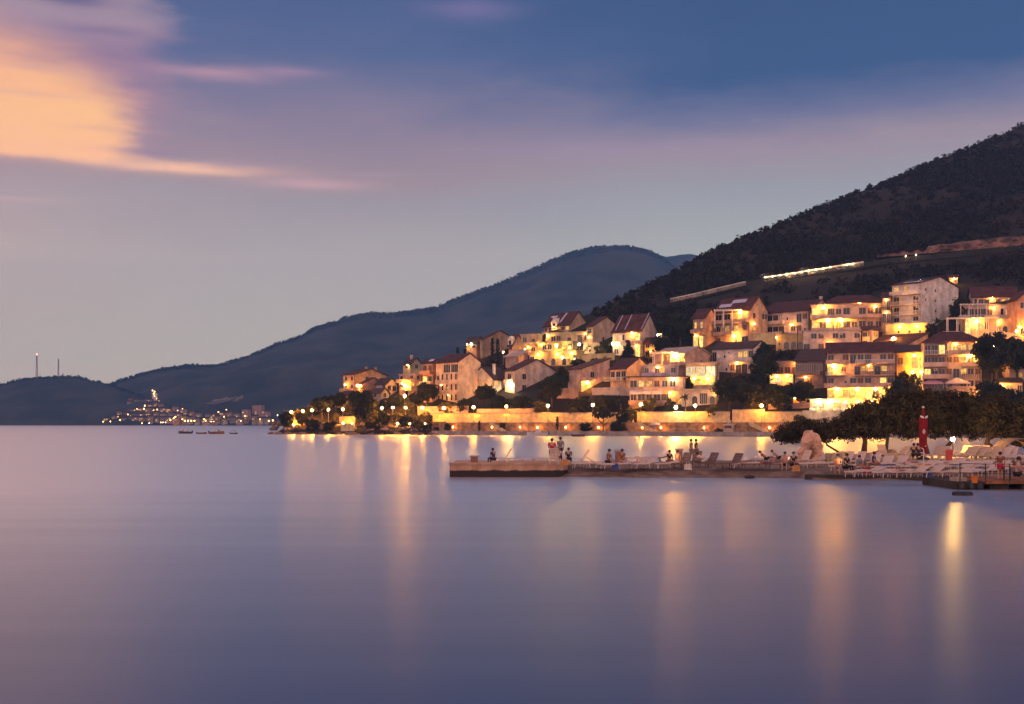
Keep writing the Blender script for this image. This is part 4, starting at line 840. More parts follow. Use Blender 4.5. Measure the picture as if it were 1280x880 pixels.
for row in [
    # bushy point
    ('tree', 'dark round tree at the very tip of the bushy point', 'tree', 'round', L, 358, 514, 541, 20, shore_y(358, 4)),
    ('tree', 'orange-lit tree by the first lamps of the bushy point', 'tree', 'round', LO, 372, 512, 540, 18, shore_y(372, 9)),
    ('tree', 'broad dark tree between the first lamps, behind the orange-lit tree', 'tree', 'round', L, 386, 507, 530, 24, shore_y(386, 13)),
    ('shrub', 'dark shrub mass right at the water below the second pair of lamps', 'shrub', 'bush', L, 392, 523, 542, 28, shore_y(392, 3)),
    ('tree', 'dark tree crown on the crest over the point lamps', 'tree', 'round', L, 403, 495, 524, 28, None),
    ('tree', 'second dark tree crown on the crest, nearer the small pale house', 'tree', 'round', L, 421, 491, 515, 24, None),
    ('shrub', 'dark shrub below the bathing terrace wall', 'shrub', 'bush', L, 413, 526, 541, 22, shore_y(413, 3)),
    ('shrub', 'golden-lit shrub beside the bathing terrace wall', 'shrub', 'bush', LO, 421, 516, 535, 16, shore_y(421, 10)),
    ('tree', 'tall dark tree hiding the wall end of the point, next to the small pale house', 'tree', 'round', L, 455, 488, 541, 30, shore_y(455, 6)),
    ('tree', 'dark round crown in front of the reddish brown house', 'tree', 'round', L, 447, 489, 518, 24, None),
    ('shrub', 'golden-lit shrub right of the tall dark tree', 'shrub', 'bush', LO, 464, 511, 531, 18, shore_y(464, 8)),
    ('shrub', 'dark shrub under the sixth point lamp', 'shrub', 'bush', L, 478, 514, 540, 24, shore_y(478, 5)),
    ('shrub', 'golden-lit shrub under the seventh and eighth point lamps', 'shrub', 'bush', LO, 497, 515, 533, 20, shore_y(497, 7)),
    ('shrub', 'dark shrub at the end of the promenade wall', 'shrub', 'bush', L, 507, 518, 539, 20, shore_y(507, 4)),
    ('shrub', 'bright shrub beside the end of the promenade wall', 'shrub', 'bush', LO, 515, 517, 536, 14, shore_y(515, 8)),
    ('shrub', 'dark shrub behind the lamps below the dull violet house', 'shrub', 'bush', L, 486, 497, 510, 26, None),
    ('shrub', 'dark shrub between the two lamps of the pink arched house', 'shrub', 'bush', L, 499, 492, 508, 16, None),
    ('tree', 'dark tree in front of the hotel corner', 'tree', 'round', L, 534, 478, 510, 26, None),
    ('tree', 'dark tree left of the hotel corner tree', 'tree', 'round', L, 521, 489, 512, 20, None),
    ('shrub', 'small tree in the yard of the pale olive house', 'shrub', 'bush', LO, 510, 452, 466, 12, None),
    ('shrub', 'dark low shrub on the rocks just left of the quay end', 'shrub', 'bush', L, 534, 526, 541, 17, shore_y(534, 2)),
    ('shrub', 'second low shrub on the rocks left of the quay end', 'shrub', 'bush', LO, 523, 524, 540, 16, shore_y(523, 3)),
    ('shrub', 'golden-lit shrub under the end lamp of the walled promenade', 'shrub', 'bush', LO, 531, 514, 530, 18, shore_y(531, 8)),
    ('shrub', 'shrub at the water between the two path lights of the point', 'shrub', 'bush', L, 462, 527, 541, 16, shore_y(462, 2)),
    ('shrub', 'shrub on the slope above the second golden-lit shrub', 'shrub', 'bush', L, 470, 505, 522, 20, shore_y(470, 13)),
    ('shrub', 'shrub on the slope above the seventh point lamp', 'shrub', 'bush', LO, 512, 503, 518, 24, shore_y(512, 14)),
    ('tree', 'small lit tree at the front of the first point lamps', 'tree', 'round', LO, 377, 514, 538, 15, shore_y(377, 4)),
    ('tree', 'small lit tree behind the bathing terrace wall', 'tree', 'round', LO, 437, 503, 528, 20, shore_y(437, 15)),
    # behind the long wall
    ('shrub', 'reddish shrub over the wall below the hotel', 'shrub', 'bush', LO, 560, 502, 518, 26, None),
    ('shrub', 'dark shrub beneath the hotel gable', 'shrub', 'bush', L, 582, 498, 516, 24, None),
    ('tree', 'dark tree in the yard of the small white gabled house', 'tree', 'round', L, 607, 481, 507, 26, None),
    ('shrub', 'dark garden shrub left of the large pale house', 'shrub', 'bush', L, 625, 494, 512, 28, None),
    ('shrub', 'dark garden shrub under the large pale house', 'shrub', 'bush', L, 652, 494, 514, 30, None),
    ('tree', 'dark tree leaning on the side of the large pale house', 'tree', 'round', L, 690, 470, 510, 34, None),
    ('tree', 'dark tree between the large pale house and the pink single-pitch house', 'tree', 'round', L, 703, 458, 492, 18, None),
    ('shrub', 'reddish-lit shrub behind the third promenade lamp past the point', 'shrub', 'bush', LO, 676, 501, 517, 24, None),
    ('shrub', 'dark hedge clump below the pink single-pitch house', 'shrub', 'bush', L, 722, 496, 517, 34, None),
    ('shrub', 'yellow-lit shrub on the wall left of the flat-topped pine', 'shrub', 'bush', LO, 716, 509, 519, 16, shore_y(716, 9)),
    ('shrub', 'dark shrub below the white-fronted house', 'shrub', 'bush', L, 757, 494, 516, 30, None),
    ('shrub', 'yellow-lit round shrub where the promenade wall breaks', 'shrub', 'bush', LO, 789, 508, 526, 16, shore_y(789, 6)),
    ('shrub', 'dark shrub hiding the wall break beside the yellow-lit round shrub', 'shrub', 'bush', L, 779, 512, 530, 20, shore_y(779, 5)),
    ('shrub', 'shrub behind the lamp at the guest house', 'shrub', 'bush', LO, 812, 497, 516, 22, None),
    ('shrub', 'dark clipped hedge right of the glaring white garden lamp', 'shrub', 'bush', L, 838, 497, 517, 15, None),
    ('shrub', 'golden-lit shrub hanging over the wall near the boathouse', 'shrub', 'bush', LO, 890, 506, 521, 20, shore_y(890, 9)),
    ('tree', 'dark tree before the guest house terrace lamp', 'tree', 'round', L, 858, 472, 500, 16, None),
    ('tree', 'dark bushy tree right of the boathouse', 'tree', 'round', L, 912, 472, 515, 40, None),
    ('tree', 'dark bushy tree under the white grey-roofed house', 'tree', 'round', L, 936, 478, 516, 40, None),
    ('tree', 'dark bushy tree left of the dark-glazed house', 'tree', 'round', L, 972, 480, 517, 38, None),
    ('shrub', 'reddish shrub over the taller pale wall block', 'shrub', 'bush', LO, 943, 498, 516, 32, None),
    ('shrub', 'reddish shrub over the stair wall', 'shrub', 'bush', LO, 978, 497, 514, 28, None),
    ('tree', 'dark tree below the dark-glazed house', 'tree', 'round', L, 1000, 476, 510, 34, None),
    ('tree', 'big conical cypress in front of the white grey-roofed house', 'tree', 'drop', LC, 955, 430, 487, 36, slope_y(955, 478)-3, 1),
    ('tree', 'pyramid conifer in front of the long-roofed house', 'tree', 'cone', LC, 785, 423, 459, 26, slope_y(785, 452)-2, 1),
    ('tree', 'left cypress of the pair at the dark tan gable house', 'tree', 'cypress', LC, 615.5, 422, 446, 5.5, slope_y(615, 446)-4, 1),
    ('tree', 'right cypress of the pair at the dark tan gable house', 'tree', 'cypress', LC, 622, 423, 446, 5.5, slope_y(622, 446)-4, 1),
    ('tree', 'thin cypress on the crest beside the salmon house', 'tree', 'cypress', LC, 572, 434, 455, 5, None, 1),
    ('tree', 'second thin cypress on the crest beside the salmon house', 'tree', 'cypress', LC, 581, 436, 455, 5, None, 1),
    ('tree', 'small dark tree right of the dark stone terrace wall', 'tree', 'round', L, 757, 425, 443, 18, None),
    ('shrub', 'warm-lit shrub beside the white lane lamp and conifer', 'shrub', 'bush', LO, 750, 431, 446, 16, None),
    ('shrub', 'dark shrub below the lowest arches of the terraced yellow block', 'shrub', 'bush', L, 722, 448, 462, 22, None),
    ('tree', 'dark tree right of the long-roofed house', 'tree', 'round', L, 826, 420, 446, 26, None),
    ('tree', 'dark tree at the hill edge before the maroon-roofed cottage', 'tree', 'round', L, 850, 392, 432, 38, None),
    ('tree', 'dark tree above the greenish lane lamp', 'tree', 'round', L, 836, 400, 428, 30, None),
    ('tree', 'dark tree filling the gap right of the tall white house', 'tree', 'round', L, 1200, 372, 412, 26, slope_y(1200, 412)+6),
    ('tree', 'big dark tree covering the end of the hip-roofed apartment block', 'tree', 'round', L, 1246, 416, 486, 54, slope_y(1246, 486)-4, 0),
    ('tree', 'second big dark tree next to the frame edge', 'tree', 'round', L, 1272, 424, 476, 34, slope_y(1272, 476)-2, 1),
    ('tree', 'slim dark tree beside the porch of the stepped villa', 'tree', 'round', L, 1265, 372, 402, 12, slope_y(1265, 402)-3, 2),
    ('shrub', 'dark shrub at the left end of the stepped villa wall', 'shrub', 'bush', L, 1164, 405, 421, 18, None),
    ('shrub', 'dark shrub between the yellow-lit stair house and the tents', 'shrub', 'bush', L, 1128, 464, 486, 20, slope_y(1128, 486)-5),
    ('shrub', 'warm-lit shrub at the foot of the yellow-lit stair house', 'shrub', 'bush', LO, 1144, 466, 488, 16, slope_y(1144, 488)-5),
    ('tree', 'dark tree right of the restaurant terrace', 'tree', 'round', L, 1122, 474, 515, 30, slope_y(1122, 515)-4),
    ('tree', 'dark tree below the cream tent', 'tree', 'round', L, 1238, 476, 515, 36, slope_y(1238, 515)-5),
    ('tree', 'dark tree below the small pale house at the frame edge', 'tree', 'round', L, 1268, 486, 522, 34, slope_y(1268, 522)-5),
    ('shrub', 'dark shrub on the quay with a pointed crown', 'shrub', 'bush', L, 628, 528, 537, 9, shore_y(628, 2.5)),
    ('shrub', 'dark shrub below the wall of the first walled stretch', 'shrub', 'bush', L, 559.5, 529, 538, 10, shore_y(559, 2.5)),
    ('tree', 'slim cypress standing on the quay left of the motorboat', 'tree', 'cypress', LC, 696.5, 520, 538, 4, shore_y(696, 2.5), 1),
    ('tree', 'slim dark cypress on the quay below the hotel', 'tree', 'cypress', LC, 599, 526, 541, 4, shore_y(599, 2.5), 1),
    ('tree', 'flat-topped umbrella pine leaning over the quay', 'tree', 'parasol', L, 754, 513, 540, 32, shore_y(754, 2.5), 1),
    ('shrub', 'dark shrub on the quay beneath the umbrella pine', 'shrub', 'bush', L, 732, 528, 541, 18, shore_y(732, 2.)),
    ('shrub', 'wide dark shrub on the quay right of the umbrella pine', 'shrub', 'bush', L, 772, 526, 543, 22, shore_y(772, 2.)),
    ('shrub', 'low dark hedge on the quay beside the kiosk', 'shrub', 'bush', L, 899, 535, 542, 12, shore_y(899, 2.)),
    ('shrub', 'warm-lit shrub in front of the brightly lit restaurant wall', 'shrub', 'bush', LO, 1000, 518, 533, 20, shore_y(1000, 6)),
    ('shrub', 'warm-lit shrub under the orange end of the restaurant', 'shrub', 'bush', LO, 1076, 508, 527, 26, slope_y(1076, 515)-9),
    ('shrub', 'warm-lit shrub right of the restaurant wall', 'shrub', 'bush', LO, 1058, 512, 528, 18, slope_y(1058, 515)-9)]:
    plant(*row[:8], wpx=row[8], Y=row[9], seed=row[10] if len(row) > 10 else None)
# palms
def palm(label, px, pyt, pyb, Y, seed):
    rs = random.Random(seed); o3 = wpt(px, pyb, Y); h = (pyb-pyt)/F*Y; o = thing('palm_tree', label, 'palm', o3); th = h*.62
    mb = MB(); mb.tube([(0, 0, -2), (.05*h, 0, th*.5), (0, 0, th)], [.24, .18, .15], 7); mb.build('trunk', BARK, o)
    V = []
    for i in range(22):
        a = rs.uniform(0, 6.28); up = rs.uniform(.1, 1.2); ln = h*.42; p = Vector((0, 0, th)); d = Vector((math.cos(a)*math.cos(up), math.sin(a)*math.cos(up), math.sin(up)))
        sd = Vector((-math.sin(a), math.cos(a), 0))
        for k in range(9):
            q = p+d*(ln/9); d = (d+Vector((0, 0, -.17))).normalized(); wd = .30*(1-k/10)*h*.2
            for sg in (-1, 1):
                e = sd*sg*wd+Vector((0, 0, -wd*.5)); V += [p, q, q+e*.9, p+e]
            p = q
    link('crown', quads_mesh('crown', np.array([tuple(v) for v in V]), LEAF), o)
palm('dark palm beside the tall white house', 1172, 392, 420, slope_y(1172, 420)-4, 1)
palm('second dark palm lower left of the stepped villa', 1166, 401, 426, slope_y(1166, 426)-5, 2)
palm('palm with lit fronds below the white-fronted house', 775, 489, 517, slope_y(775, 516)-3, 3)
palm('palm on the terrace of the guest house lamp', 856, 488, 512, slope_y(856, 511)-3, 4)

# ------------------------------------------------------------------ hillside scrub: one mass of small clumps
rs = np.random.default_rng(5)
N = 36000
t_ = 22+rs.random(N)**.8*470; s_ = -70+rs.random(N)*330
X = s_*DX+t_*NX; Y = OY+s_*DY+t_*NY
q = crest_q(X, Y); keep = (q < 5) & (Y > 150)
pxs = 640+F*X/Y; keep &= (pxs < 1420) & (pxs > 600)
fa = np.array(FOOT)
for fx, fy, fr in FOOT: keep &= (X-fx)**2+(Y-fy)**2 > (fr+3.)**2
rp = np.array([(p.x, p.y) for p in RP])
for rx, ry in rp: keep &= (X-rx)**2+(Y-ry)**2 > 7**2
X, Y, t_ = X[keep], Y[keep], t_[keep]
# the town's lower slope stays thinner
patch = nz2(X, Y, .018, 8.)+.6*nz2(X, Y, .05, 4.)
thin = rs.random(len(X)) < np.where(t_ < 75, .6, 1.)*np.clip(.62+1.5*patch, .10, 1.); X, Y = X[thin], Y[thin]
X, Y = X[:17000], Y[:17000]
Z = ground_z(X, Y, True); sz = 1.1+2.3*rs.random(len(X))**1.8
sz = np.where(np.abs(crest_q(X, Y)) < 12, sz*.6, sz)
cc = np.stack([X, Y, Z+sz*.45], 1)
V = leaves_arrays(rs, cc, sz, 26, .95, .75, .7)
scr = link('hillside_scrub', quads_mesh('hillside_scrub', V, leaf_mat('scrub_foliage', (.026, .016, .014), (.010, .007, .007))))
tag(scr, 'dark scrub and low trees covering the near hillside', 'scrub', kind='stuff')
# scrub along the crest of the far mountains
def far_scrub(name, Xg, Yg, Zg, rows, n, size, label):
    rs = np.random.default_rng(8); a, b_ = Xg.shape
    i = rs.integers(rows[0], rows[1], n); j = rs.integers(1, b_-1, n); f = rs.random(n)
    c = np.stack([Xg[i, j]*(1-f)+Xg[i, j-1]*f, Yg[i, j]*(1-f)+Yg[i, j-1]*f, Zg[i, j]*(1-f)+Zg[i, j-1]*f], 1)
    sz = size*(.5+rs.random(n)); o = link(name, quads_mesh(name, leaves_arrays(rs, c, sz, 10, size*.8, .8, .7), MATS['far_mountain_scrub'])); tag(o, label, 'scrub', kind='stuff')
far_scrub('mountain_scrub', X2, Y2, Z2, (43, 46), 3200, 4.2, 'trees and scrub along the crest of the far mountain')
far_scrub('headland_scrub', X1, Y1, Z1, (43, 46), 800, 3.4, 'trees along the top of the low headland')
# rocks on the shore of the point
rs = random.Random(4); mb = MB()
for i in range(190):
    px = rs.uniform(337, 543); tt = rs.uniform(-1.5, 1.2) if i < 90 else rs.uniform(1.2, 7); Y = shore_y(px, tt); x = (px-640)/F*Y; r_ = rs.uniform(.4, 1.2); o = len(mb.v)
    mb.ball((x, Y, .1 if tt < 1.2 else .7+SLOPE*tt), r_, 7, 5, (1.3, 1, .55))
    for k in range(o, len(mb.v)):
        v = Vector(mb.v[k]); n_ = mnoise.noise_vector(v*1.3)*r_*.35; mb.v[k] = tuple(v+n_)
tag(mb.build('shore_rocks', pmat('shore_rock', (.20, .15, .12), .95, .5, .8, .6, 3.)), 'jumble of low rocks along the shore of the point', 'rocks', kind='stuff')
# ------------------------------------------------------------------ far village, its lamps, masts and boats
rs = random.Random(21)
def hut(lits, mtc, storeys, w_, d, roof):
    mb = MB(); h = storeys*3.; mb.cur = 0; mb.box(-w_/2, w_/2, 0, d, -6, h)
    mb.cur = 1
    if roof: mb.prism([(-.6, h+.01), (d+.6, h+.01), (d/2, h+2.6)], 'x', -w_/2-.5, w_/2+.5)
    else: mb.box(-w_/2-.3, w_/2+.3, -.3, d+.3, h+.01, h+.5)
    n = int(w_/3)
    for s_ in range(storeys):
        for i in range(n):
            mb.cur = 3 if (s_*n+i) in lits else 2; x = -w_/2+w_*(i+.5)/n; mb.box(x-.7, x+.7, -.08, -.01, s_*3+.8, s_*3+2.3)
    return mb.mesh('house', [mtc, ROOF, GLASS, LIT_Y], False)
HUTS = [hut({1}, plaster(CREAM), 2, 9, 8, True), hut({0, 4}, plaster(PINK), 2, 11, 8, True), hut({2}, plaster(TAN), 3, 8, 8, True), hut(set(), plaster(GREY), 2, 9, 9, True), hut({0, 3, 4}, plaster(SALMON), 2, 10, 9, False)]
tiers = [('waterfront', 527.5, 130, 338, 24), ('second', 522, 134, 300, 18), ('third', 516, 142, 230, 12), ('fourth', 510, 150, 206, 8), ('top', 504.5, 158, 190, 4)]
for nm, py, x0, x1, n in tiers:
    for i in range(n):
        px = x0+(x1-x0)*(i+.5)/n+rs.uniform(-1.5, 1.5); p = far_ground(px, py+rs.uniform(-1, 1))
        p.z = max(p.z, .6)
        o = link('house', HUTS[(i*3+len(nm)+n) % 5], None, p, R(rs.uniform(-30, 20)))
        tag(o, 'tiny far village house, %s from the headland side in the %s row' % (nth(i+1), nm), 'house', 'houses of the far village')
for i, (xl, xr, yt, yb) in enumerate([(302, 310, 511, 524), (315, 327, 506.5, 521), (327, 335, 514, 524)]):
    p = far_ground((xl+xr)/2, yb); wd = (xr-xl)/F*p.y; h = (yb-yt)/F*p.y
    me = hut({2, 5, 9}, plaster((.52, .32, .26)), max(2, round(h/3)), wd, 12, False)
    tag(link('apartment_block', me, None, p, R(-12)), ['reddish far apartment block beside the village lights', 'tallest reddish apartment block across the bay', 'lowest reddish far apartment block, nearest the bushy point'][i], 'apartment block', 'far apartment blocks')
lamps = [(129, 527, 0), (131, 517, 2), (138, 527, 0), (138, 518, 2), (147, 521, 0), (150, 525, 0), (157, 509.5, 2), (160, 518, 0), (165, 504, 2), (171, 511, 2), (163, 520, 0), (181, 507, 1), (183, 510, 1), (180, 511, 1), (186, 509, 0), (192, 513, 0), (196.5, 512, 0), (177.5, 529, 2), (186.5, 529, 2),
         (203, 520.5, 0), (207, 520.5, 0), (201, 528, 2), (204, 528, 2), (207, 528, 2), (213, 525, 1), (217, 523, 1), (219, 521, 0), (228, 524, 0), (231, 526, 1), (235, 526, 1), (239, 526, 1), (243, 526, 1), (222, 513, 2), (228, 511, 2), (257, 526, 0), (255, 524, 0), (264, 527, 2), (267, 527, 2), (273, 515, 0), (283, 512, 2), (280, 521, 1), (283, 523, 1), (289, 514, 2), (301, 526, 0), (306, 520, 0), (325, 524, 2), (336, 526, 1), (341, 525.5, 1), (347, 519, 2),
         (245, 478, 2), (241, 478.5, 1)]
for i, (px, py, k) in enumerate(lamps):
    p = far_ground(px, min(py+4, 530)); p.z = max(p.z, .6); hd = wpt(px, py, p.y-6)
    o = thing('street_lamp', 'far village lamp, %s counted from the headland side across the bay' % nth(i+1), 'street lamp', (hd.x, hd.y, hd.z-6), 0, 'street lamps of the far village')
    mb = MB(); mb.tube([(0, 0, -3), (0, 0, 5.3)], [.16, .1], 5); mb.build('pole', POLE, o)
    link('lamp_globe', globe_mesh(SODIUM_FAR if k < 2 or i % 2 else WHITE_FAR), o, (0, 0, 6), 0, [.75, .95, .6][k])
# winding lit road above the village
lane = [(192, 491), (194.5, 492.5), (193.5, 495), (194.5, 498), (197, 501.5), (200, 504.5), (204, 507)]
mb = MB(); pts = [far_ground(px, py+1.5)+Vector((0, -2, 1.5)) for px, py in lane]
for a, b_ in zip(pts[:-1], pts[1:]):
    e = Vector((4.5, 0, 0)); mb.add([a-e, b_-e, b_+e, a+e], [(0, 1, 2, 3)])
structure(mb.build('village_lane', PARA), 'short winding lane lit by lamps above the far village')
for i, ((px, py), sz) in enumerate(zip(lane, (1.5, 1.6, 1.5, 1.2, .8, .6, .5))):
    p = far_ground(px, py+1.5)+Vector((0, -6, 0)); o = thing('street_lamp', 'lamp on the winding lane above the far village, %s from its upper end' % nth(i+1), 'street lamp', p, 0, 'lamps of the winding far lane')
    mb = MB(); mb.tube([(0, 0, -3), (0, 0, 5.3)], [.16, .1], 5); mb.build('pole', POLE, o); link('lamp_globe', globe_mesh(SODIUM_FAR), o, (0, 0, 6), 0, sz*.6)
# masts
for px, yt, yb, lab, red in ((46, 443.5, 473, 'lattice radio mast with a red light on top of the headland', True), (73, 448.5, 471.5, 'thinner radio mast without a light on the headland', False)):
    p = wpt(px, yb, 2150); h = (yb-yt)/F*2150; o = thing('radio_mast', lab, 'mast', p, 0, 'radio masts on the headland')
    mb = MB(); wd = 1.7 if red else 1.2
    for sx, sy in ((-1, -1), (1, -1), (1, 1), (-1, 1)): mb.tube([(sx*wd, sy*wd, -3), (sx*.45, sy*.45, h)], [.32, .26], 5)
    mb.build('lattice_legs', METAL, o)
    mb = MB(); n = 10
    for i in range(n):
        z0, z1 = h*i/n, h*(i+1)/n; r0, r1 = wd+(.45-wd)*i/n, wd+(.45-wd)*(i+1)/n
        mb.tube([(-r0, -r0, z0), (r1, -r1, z1)], .16, 4); mb.tube([(r0, r0, z0), (-r1, r1, z1)], .16, 4)
    mb.build('bracing', METAL, o)
    mb = MB(); mb.lathe([(1.3, h*.82), (1.3, h*.86), (.3, h*.87)], 10); mb.build('antenna_ring', METAL, o)
    if red: link('beacon', globe_mesh(RED_LAMP), o, (0, 0, h+.8), 0, .8)
# boats
HULL = pmat('dark_hull_paint', (.09, .08, .10), .4, .2, 1.); HULLW = pmat('white_hull_paint', (.62, .60, .60), .35, .1, 1.); HULLR = pmat('brown_hull_paint', (.28, .13, .09), .5, .2, 1.)
def boat(label, px, py, wpx, mt, rz, kind, group):
    p = gpt(px, py, 0); L_ = wpx/F*p.y; o = thing('boat', label, 'boat', p, R(rz), group); B_ = L_*.17; D = L_*.15
    mb = MB(); secs = []
    for i in range(9):
        u = i/8; x = (u-.5)*L_; b2 = B_*(min(1, (1-u)*2.2)**.6) if u > .5 else B_*(.85+.3*u); sh = D*(1+.35*u*u)
        secs.append([(x, -b2, sh), (x, -b2*.7, -.05), (x, 0, -.25), (x, b2*.7, -.05), (x, b2, sh), (x, b2*.85, sh-.05), (x, 0, sh*.55), (x, -b2*.85, sh-.05)])
    vs_ = [q for s_ in secs for q in s_]; fs_ = [(i*8+k, i*8+(k+1) % 8, (i+1)*8+(k+1) % 8, (i+1)*8+k) for i in range(8) for k in range(8)]+[tuple(range(7, -1, -1)), tuple(64+k for k in range(8))]
    mb.add(vs_, fs_); mb.build('hull', mt, o)
    if kind == 'cabin':
        mb = MB(); mb.prism([(-L_*.16, D*.8), (L_*.24, D*.8), (L_*.10, D*2.0), (-L_*.14, D*2.0)], 'y', -B_*.62, B_*.62); cb = mb.build('cabin', HULLW, o)
        mb = MB(); mb.prism([(L_*.14, D*1.25), (L_*.20, D*1.25), (L_*.12, D*1.85), (L_*.06, D*1.85)], 'y', -B_*.64, B_*.64); mb.build('windscreen', GLASS, cb)
    elif kind == 'canopy':
        mb = MB(); mb.box(-L_*.3, L_*.22, -B_*.8, B_*.8, D*3.2, D*3.4); mb.build('canopy', HULL, o)
        for x, y in ((-.28, -.7), (-.28, .7), (.2, -.7), (.2, .7)):
            mb = MB(); mb.tube([(x*L_, y*B_, D*.8), (x*L_, y*B_, D*3.2)], .035, 5); mb.build('canopy_post', METAL, o)
    else:
        for x in (-.2, .1): mb = MB(); mb.box(x*L_-.14, x*L_+.14, -B_*.85, B_*.85, D*.72, D*.86); mb.build('bench', HULLR, o)
    mb = MB(); mb.box(-L_*.5-.28, -L_*.5-.003, -.18, .18, D*.3, D*1.5); mb.build('outboard_motor', DARKMETAL, o)
    return o
boat('dark cabin boat, first of the four moored boats from the headland side', 231.5, 542, 17, HULL, 180, 'cabin', 'boats moored in the bay')
boat('pale low boat, second of the four moored boats', 252.5, 542.5, 12, HULLR, 20, 'open', 'boats moored in the bay')
boat('long brown boat, third of the four moored boats', 271, 542.5, 19, HULLR, 0, 'cabin', 'boats moored in the bay')
boat('small boat with a flat canopy, last of the four moored boats', 292.5, 542.5, 9, HULL, 10, 'canopy', 'boats moored in the bay')
boat('white motorboat moored at the town quay', 672, 545.3, 27, HULLW, 172, 'cabin', 'boats along the town quay')
boat('low grey dinghy moored right of the white motorboat', 723, 545.6, 16, HULL, 0, 'open', 'boats along the town quay')
boat('flat dark dinghy at the rocks of the bushy point', 399, 543.2, 11, HULL, 5, 'open', 'boats along the town quay')
# quay furniture
a = wpt(910, 541, shore_y(910, 2.2)); a.z = 1.24; o = thing('kiosk', 'small cream kiosk with a raised flap on the quay', 'kiosk', a, math.atan2(DY, DX))
mb = MB(); mb.box(-1.3, 1.3, 0, 1.5, 0, 1.9); mb.build('cabinet', plaster(CREAM), o); mb = MB(); mb.box(-1.45, 1.45, -.2, 1.7, 1.903, 2.02); mb.build('roof', WHITE, o)
mb = MB(); mb.tube([(-.2, 0, 2.02), (1.0, 0, 3.0)], .09, 6); mb.build('flap_arm', WHITE, o); mb = MB(); mb.box(-1., 1., -.06, -.003, .9, 1.6); mb.build('counter_hatch', SHUTTER, o)
a = wpt(819, 541, shore_y(819, 1.8)); a.z = 1.24; o = thing('parasol', 'white dome parasol open on the quay', 'parasol', a)
mb = MB(); mb.tube([(0, 0, 0), (0, 0, 2.5)], .05, 6); mb.build('pole', WHITE, o); mb = MB(); mb.lathe([(1.5, 1.75), (1.35, 2.1), (.95, 2.45), (.45, 2.65), (.02, 2.7)], 12); mb.build('canopy', CANVAS, o)
mb = MB(); mb.lathe([(.4, 0), (.4, .1), (.1, .14)], 10); mb.build('base', CONCRETE, o)
for i, px in enumerate((842, 850, 858, 866, 876, 884)):
    a = wpt(px, 540, shore_y(px, 1.5)); a.z = 1.24; o = thing('patio_table', 'small table on the quay, %s right of the white dome parasol' % nth(i+1), 'table', a, 0, 'tables on the quay')
    mb = MB(); mb.lathe([(.62, .70), (.62, .75)], 10); mb.build('table_top', WHITE, o); mb = MB(); mb.lathe([(.28, 0), (.06, .05), (.05, .70)], 8); mb.build('pedestal', METAL, o)
# car parked on the hill road with its headlights on
def car(label, px, py, rz):
    p = wpt(px, py, slope_y(px, py, 1.5)+3); o = thing('car', label, 'car', p, R(rz))
    mb = MB(); mb.prism([(-2.1, .25), (2.1, .25), (2.15, .75), (1.2, .9), (.6, 1.42), (-1.1, 1.45), (-1.9, .95), (-2.15, .85)], 'y', -.85, .85); bd = mb.build('body', HULL, o)
    mb = MB(); mb.prism([(.55, .95), (1.05, .95), (.55, 1.36), (-1.0, 1.38), (-1.6, .98)], 'y', -.865, .865); mb.build('windows', GLASS, o)
    for x in (-1.35, 1.35):
        for y in (-.82, .82): mb = MB(); mb.ball((x, y, .32), .33, 10, 6, (1, .35, 1)); mb.build('wheel', DARKMETAL, o)
    for y in (-.6, .6): mb = MB(); mb.ball((2.14, y, .65), .17, 8, 5); mb.build('headlight', WHITE_LAMP, o)
car('small dark car with headlights on, on the hill road', 957, 347.2, 20)
car('second dark car with headlights on, farther along the hill road', 1006, 339.6, 20)

for i, px in enumerate((957, 966, 975, 984, 993, 1002, 1011, 1020, 1029, 1038, 1058, 1066, 1132, 1145)):  # all but the last two are added to brighten the parapet
    py = np.interp(px, [r_[0] for r_ in road], [r_[1] for r_ in road]); p = wpt(px, py, slope_y(px, py, 1.5)-.8)
    o = thing('roadside_and_fill_light', 'small light of a row mostly added to brighten the hill road parapet, %s from the greenish lane lamp side' % nth(i+1), 'road light', p, 0, 'roadside lights of the hill road')
    mb = MB(); mb.tube([(0, 0, -1.5), (0, 0, .15)], .05, 5); mb.build('post', POLE, o); link('lamp_globe', globe_mesh(WHITE_LAMP), o, (0, 0, .25), 0, .085)
# ------------------------------------------------------------------ the beach spit in front
PEB = pmat('pebble_beach', (.23, .17, .145), .95, .35, 1.3, .9, 14., color2=(.12, .085, .075))
xs = np.concatenate([np.arange(1.5, 45, .4), np.arange(45, 110, 2.)])
yf = np.interp(xs, [1.5, 3.5, 5, 10.8, 18.3, 18.7, 27, 40, 110], [79, 78.2, 77.4, 77.0, 76.2, 74.0, 73.0, 72, 70])
yb = np.interp(xs, [1.5, 3.5, 15, 20, 27, 110], [88, 90, 94, 99, 103, 108])
us = np.concatenate([[-1.6, -.4], np.linspace(0, 5, 16)]); XS = []; YS = []; ZS = []
rows = [(-1.6, -.7), (-.5, -.22), (0, .0), (.5, .12), (1, .2), (1.7, .32), (2.5, .44), (3.4, .52), (4.5, .56)]
for d_, z in rows: XS.append(xs); YS.append(yf+d_+.25*np.sin(xs*1.3)*.6+.2*np.sin(xs*.47)); ZS.append(np.full(len(xs), z))
for f in (.2, .4, .6, .8): XS.append(xs); YS.append(yf+4.5+(yb-yf-7)*f); ZS.append(np.full(len(xs), .57))
for d_, z in ((-1.5, .55), (-.3, .2), (.6, -.5)): XS.append(xs); YS.append(yb+d_); ZS.append(np.full(len(xs), z))
XS, YS, ZS = np.array(XS), np.array(YS), np.array(ZS); ZS = ZS+nz2(XS, YS, .9, 2.)*.05+nz2(XS, YS, .22, 5.)*.06
structure(grid_obj('beach', XS, YS, ZS, PEB), 'narrow pebble beach spit covered with sun loungers')
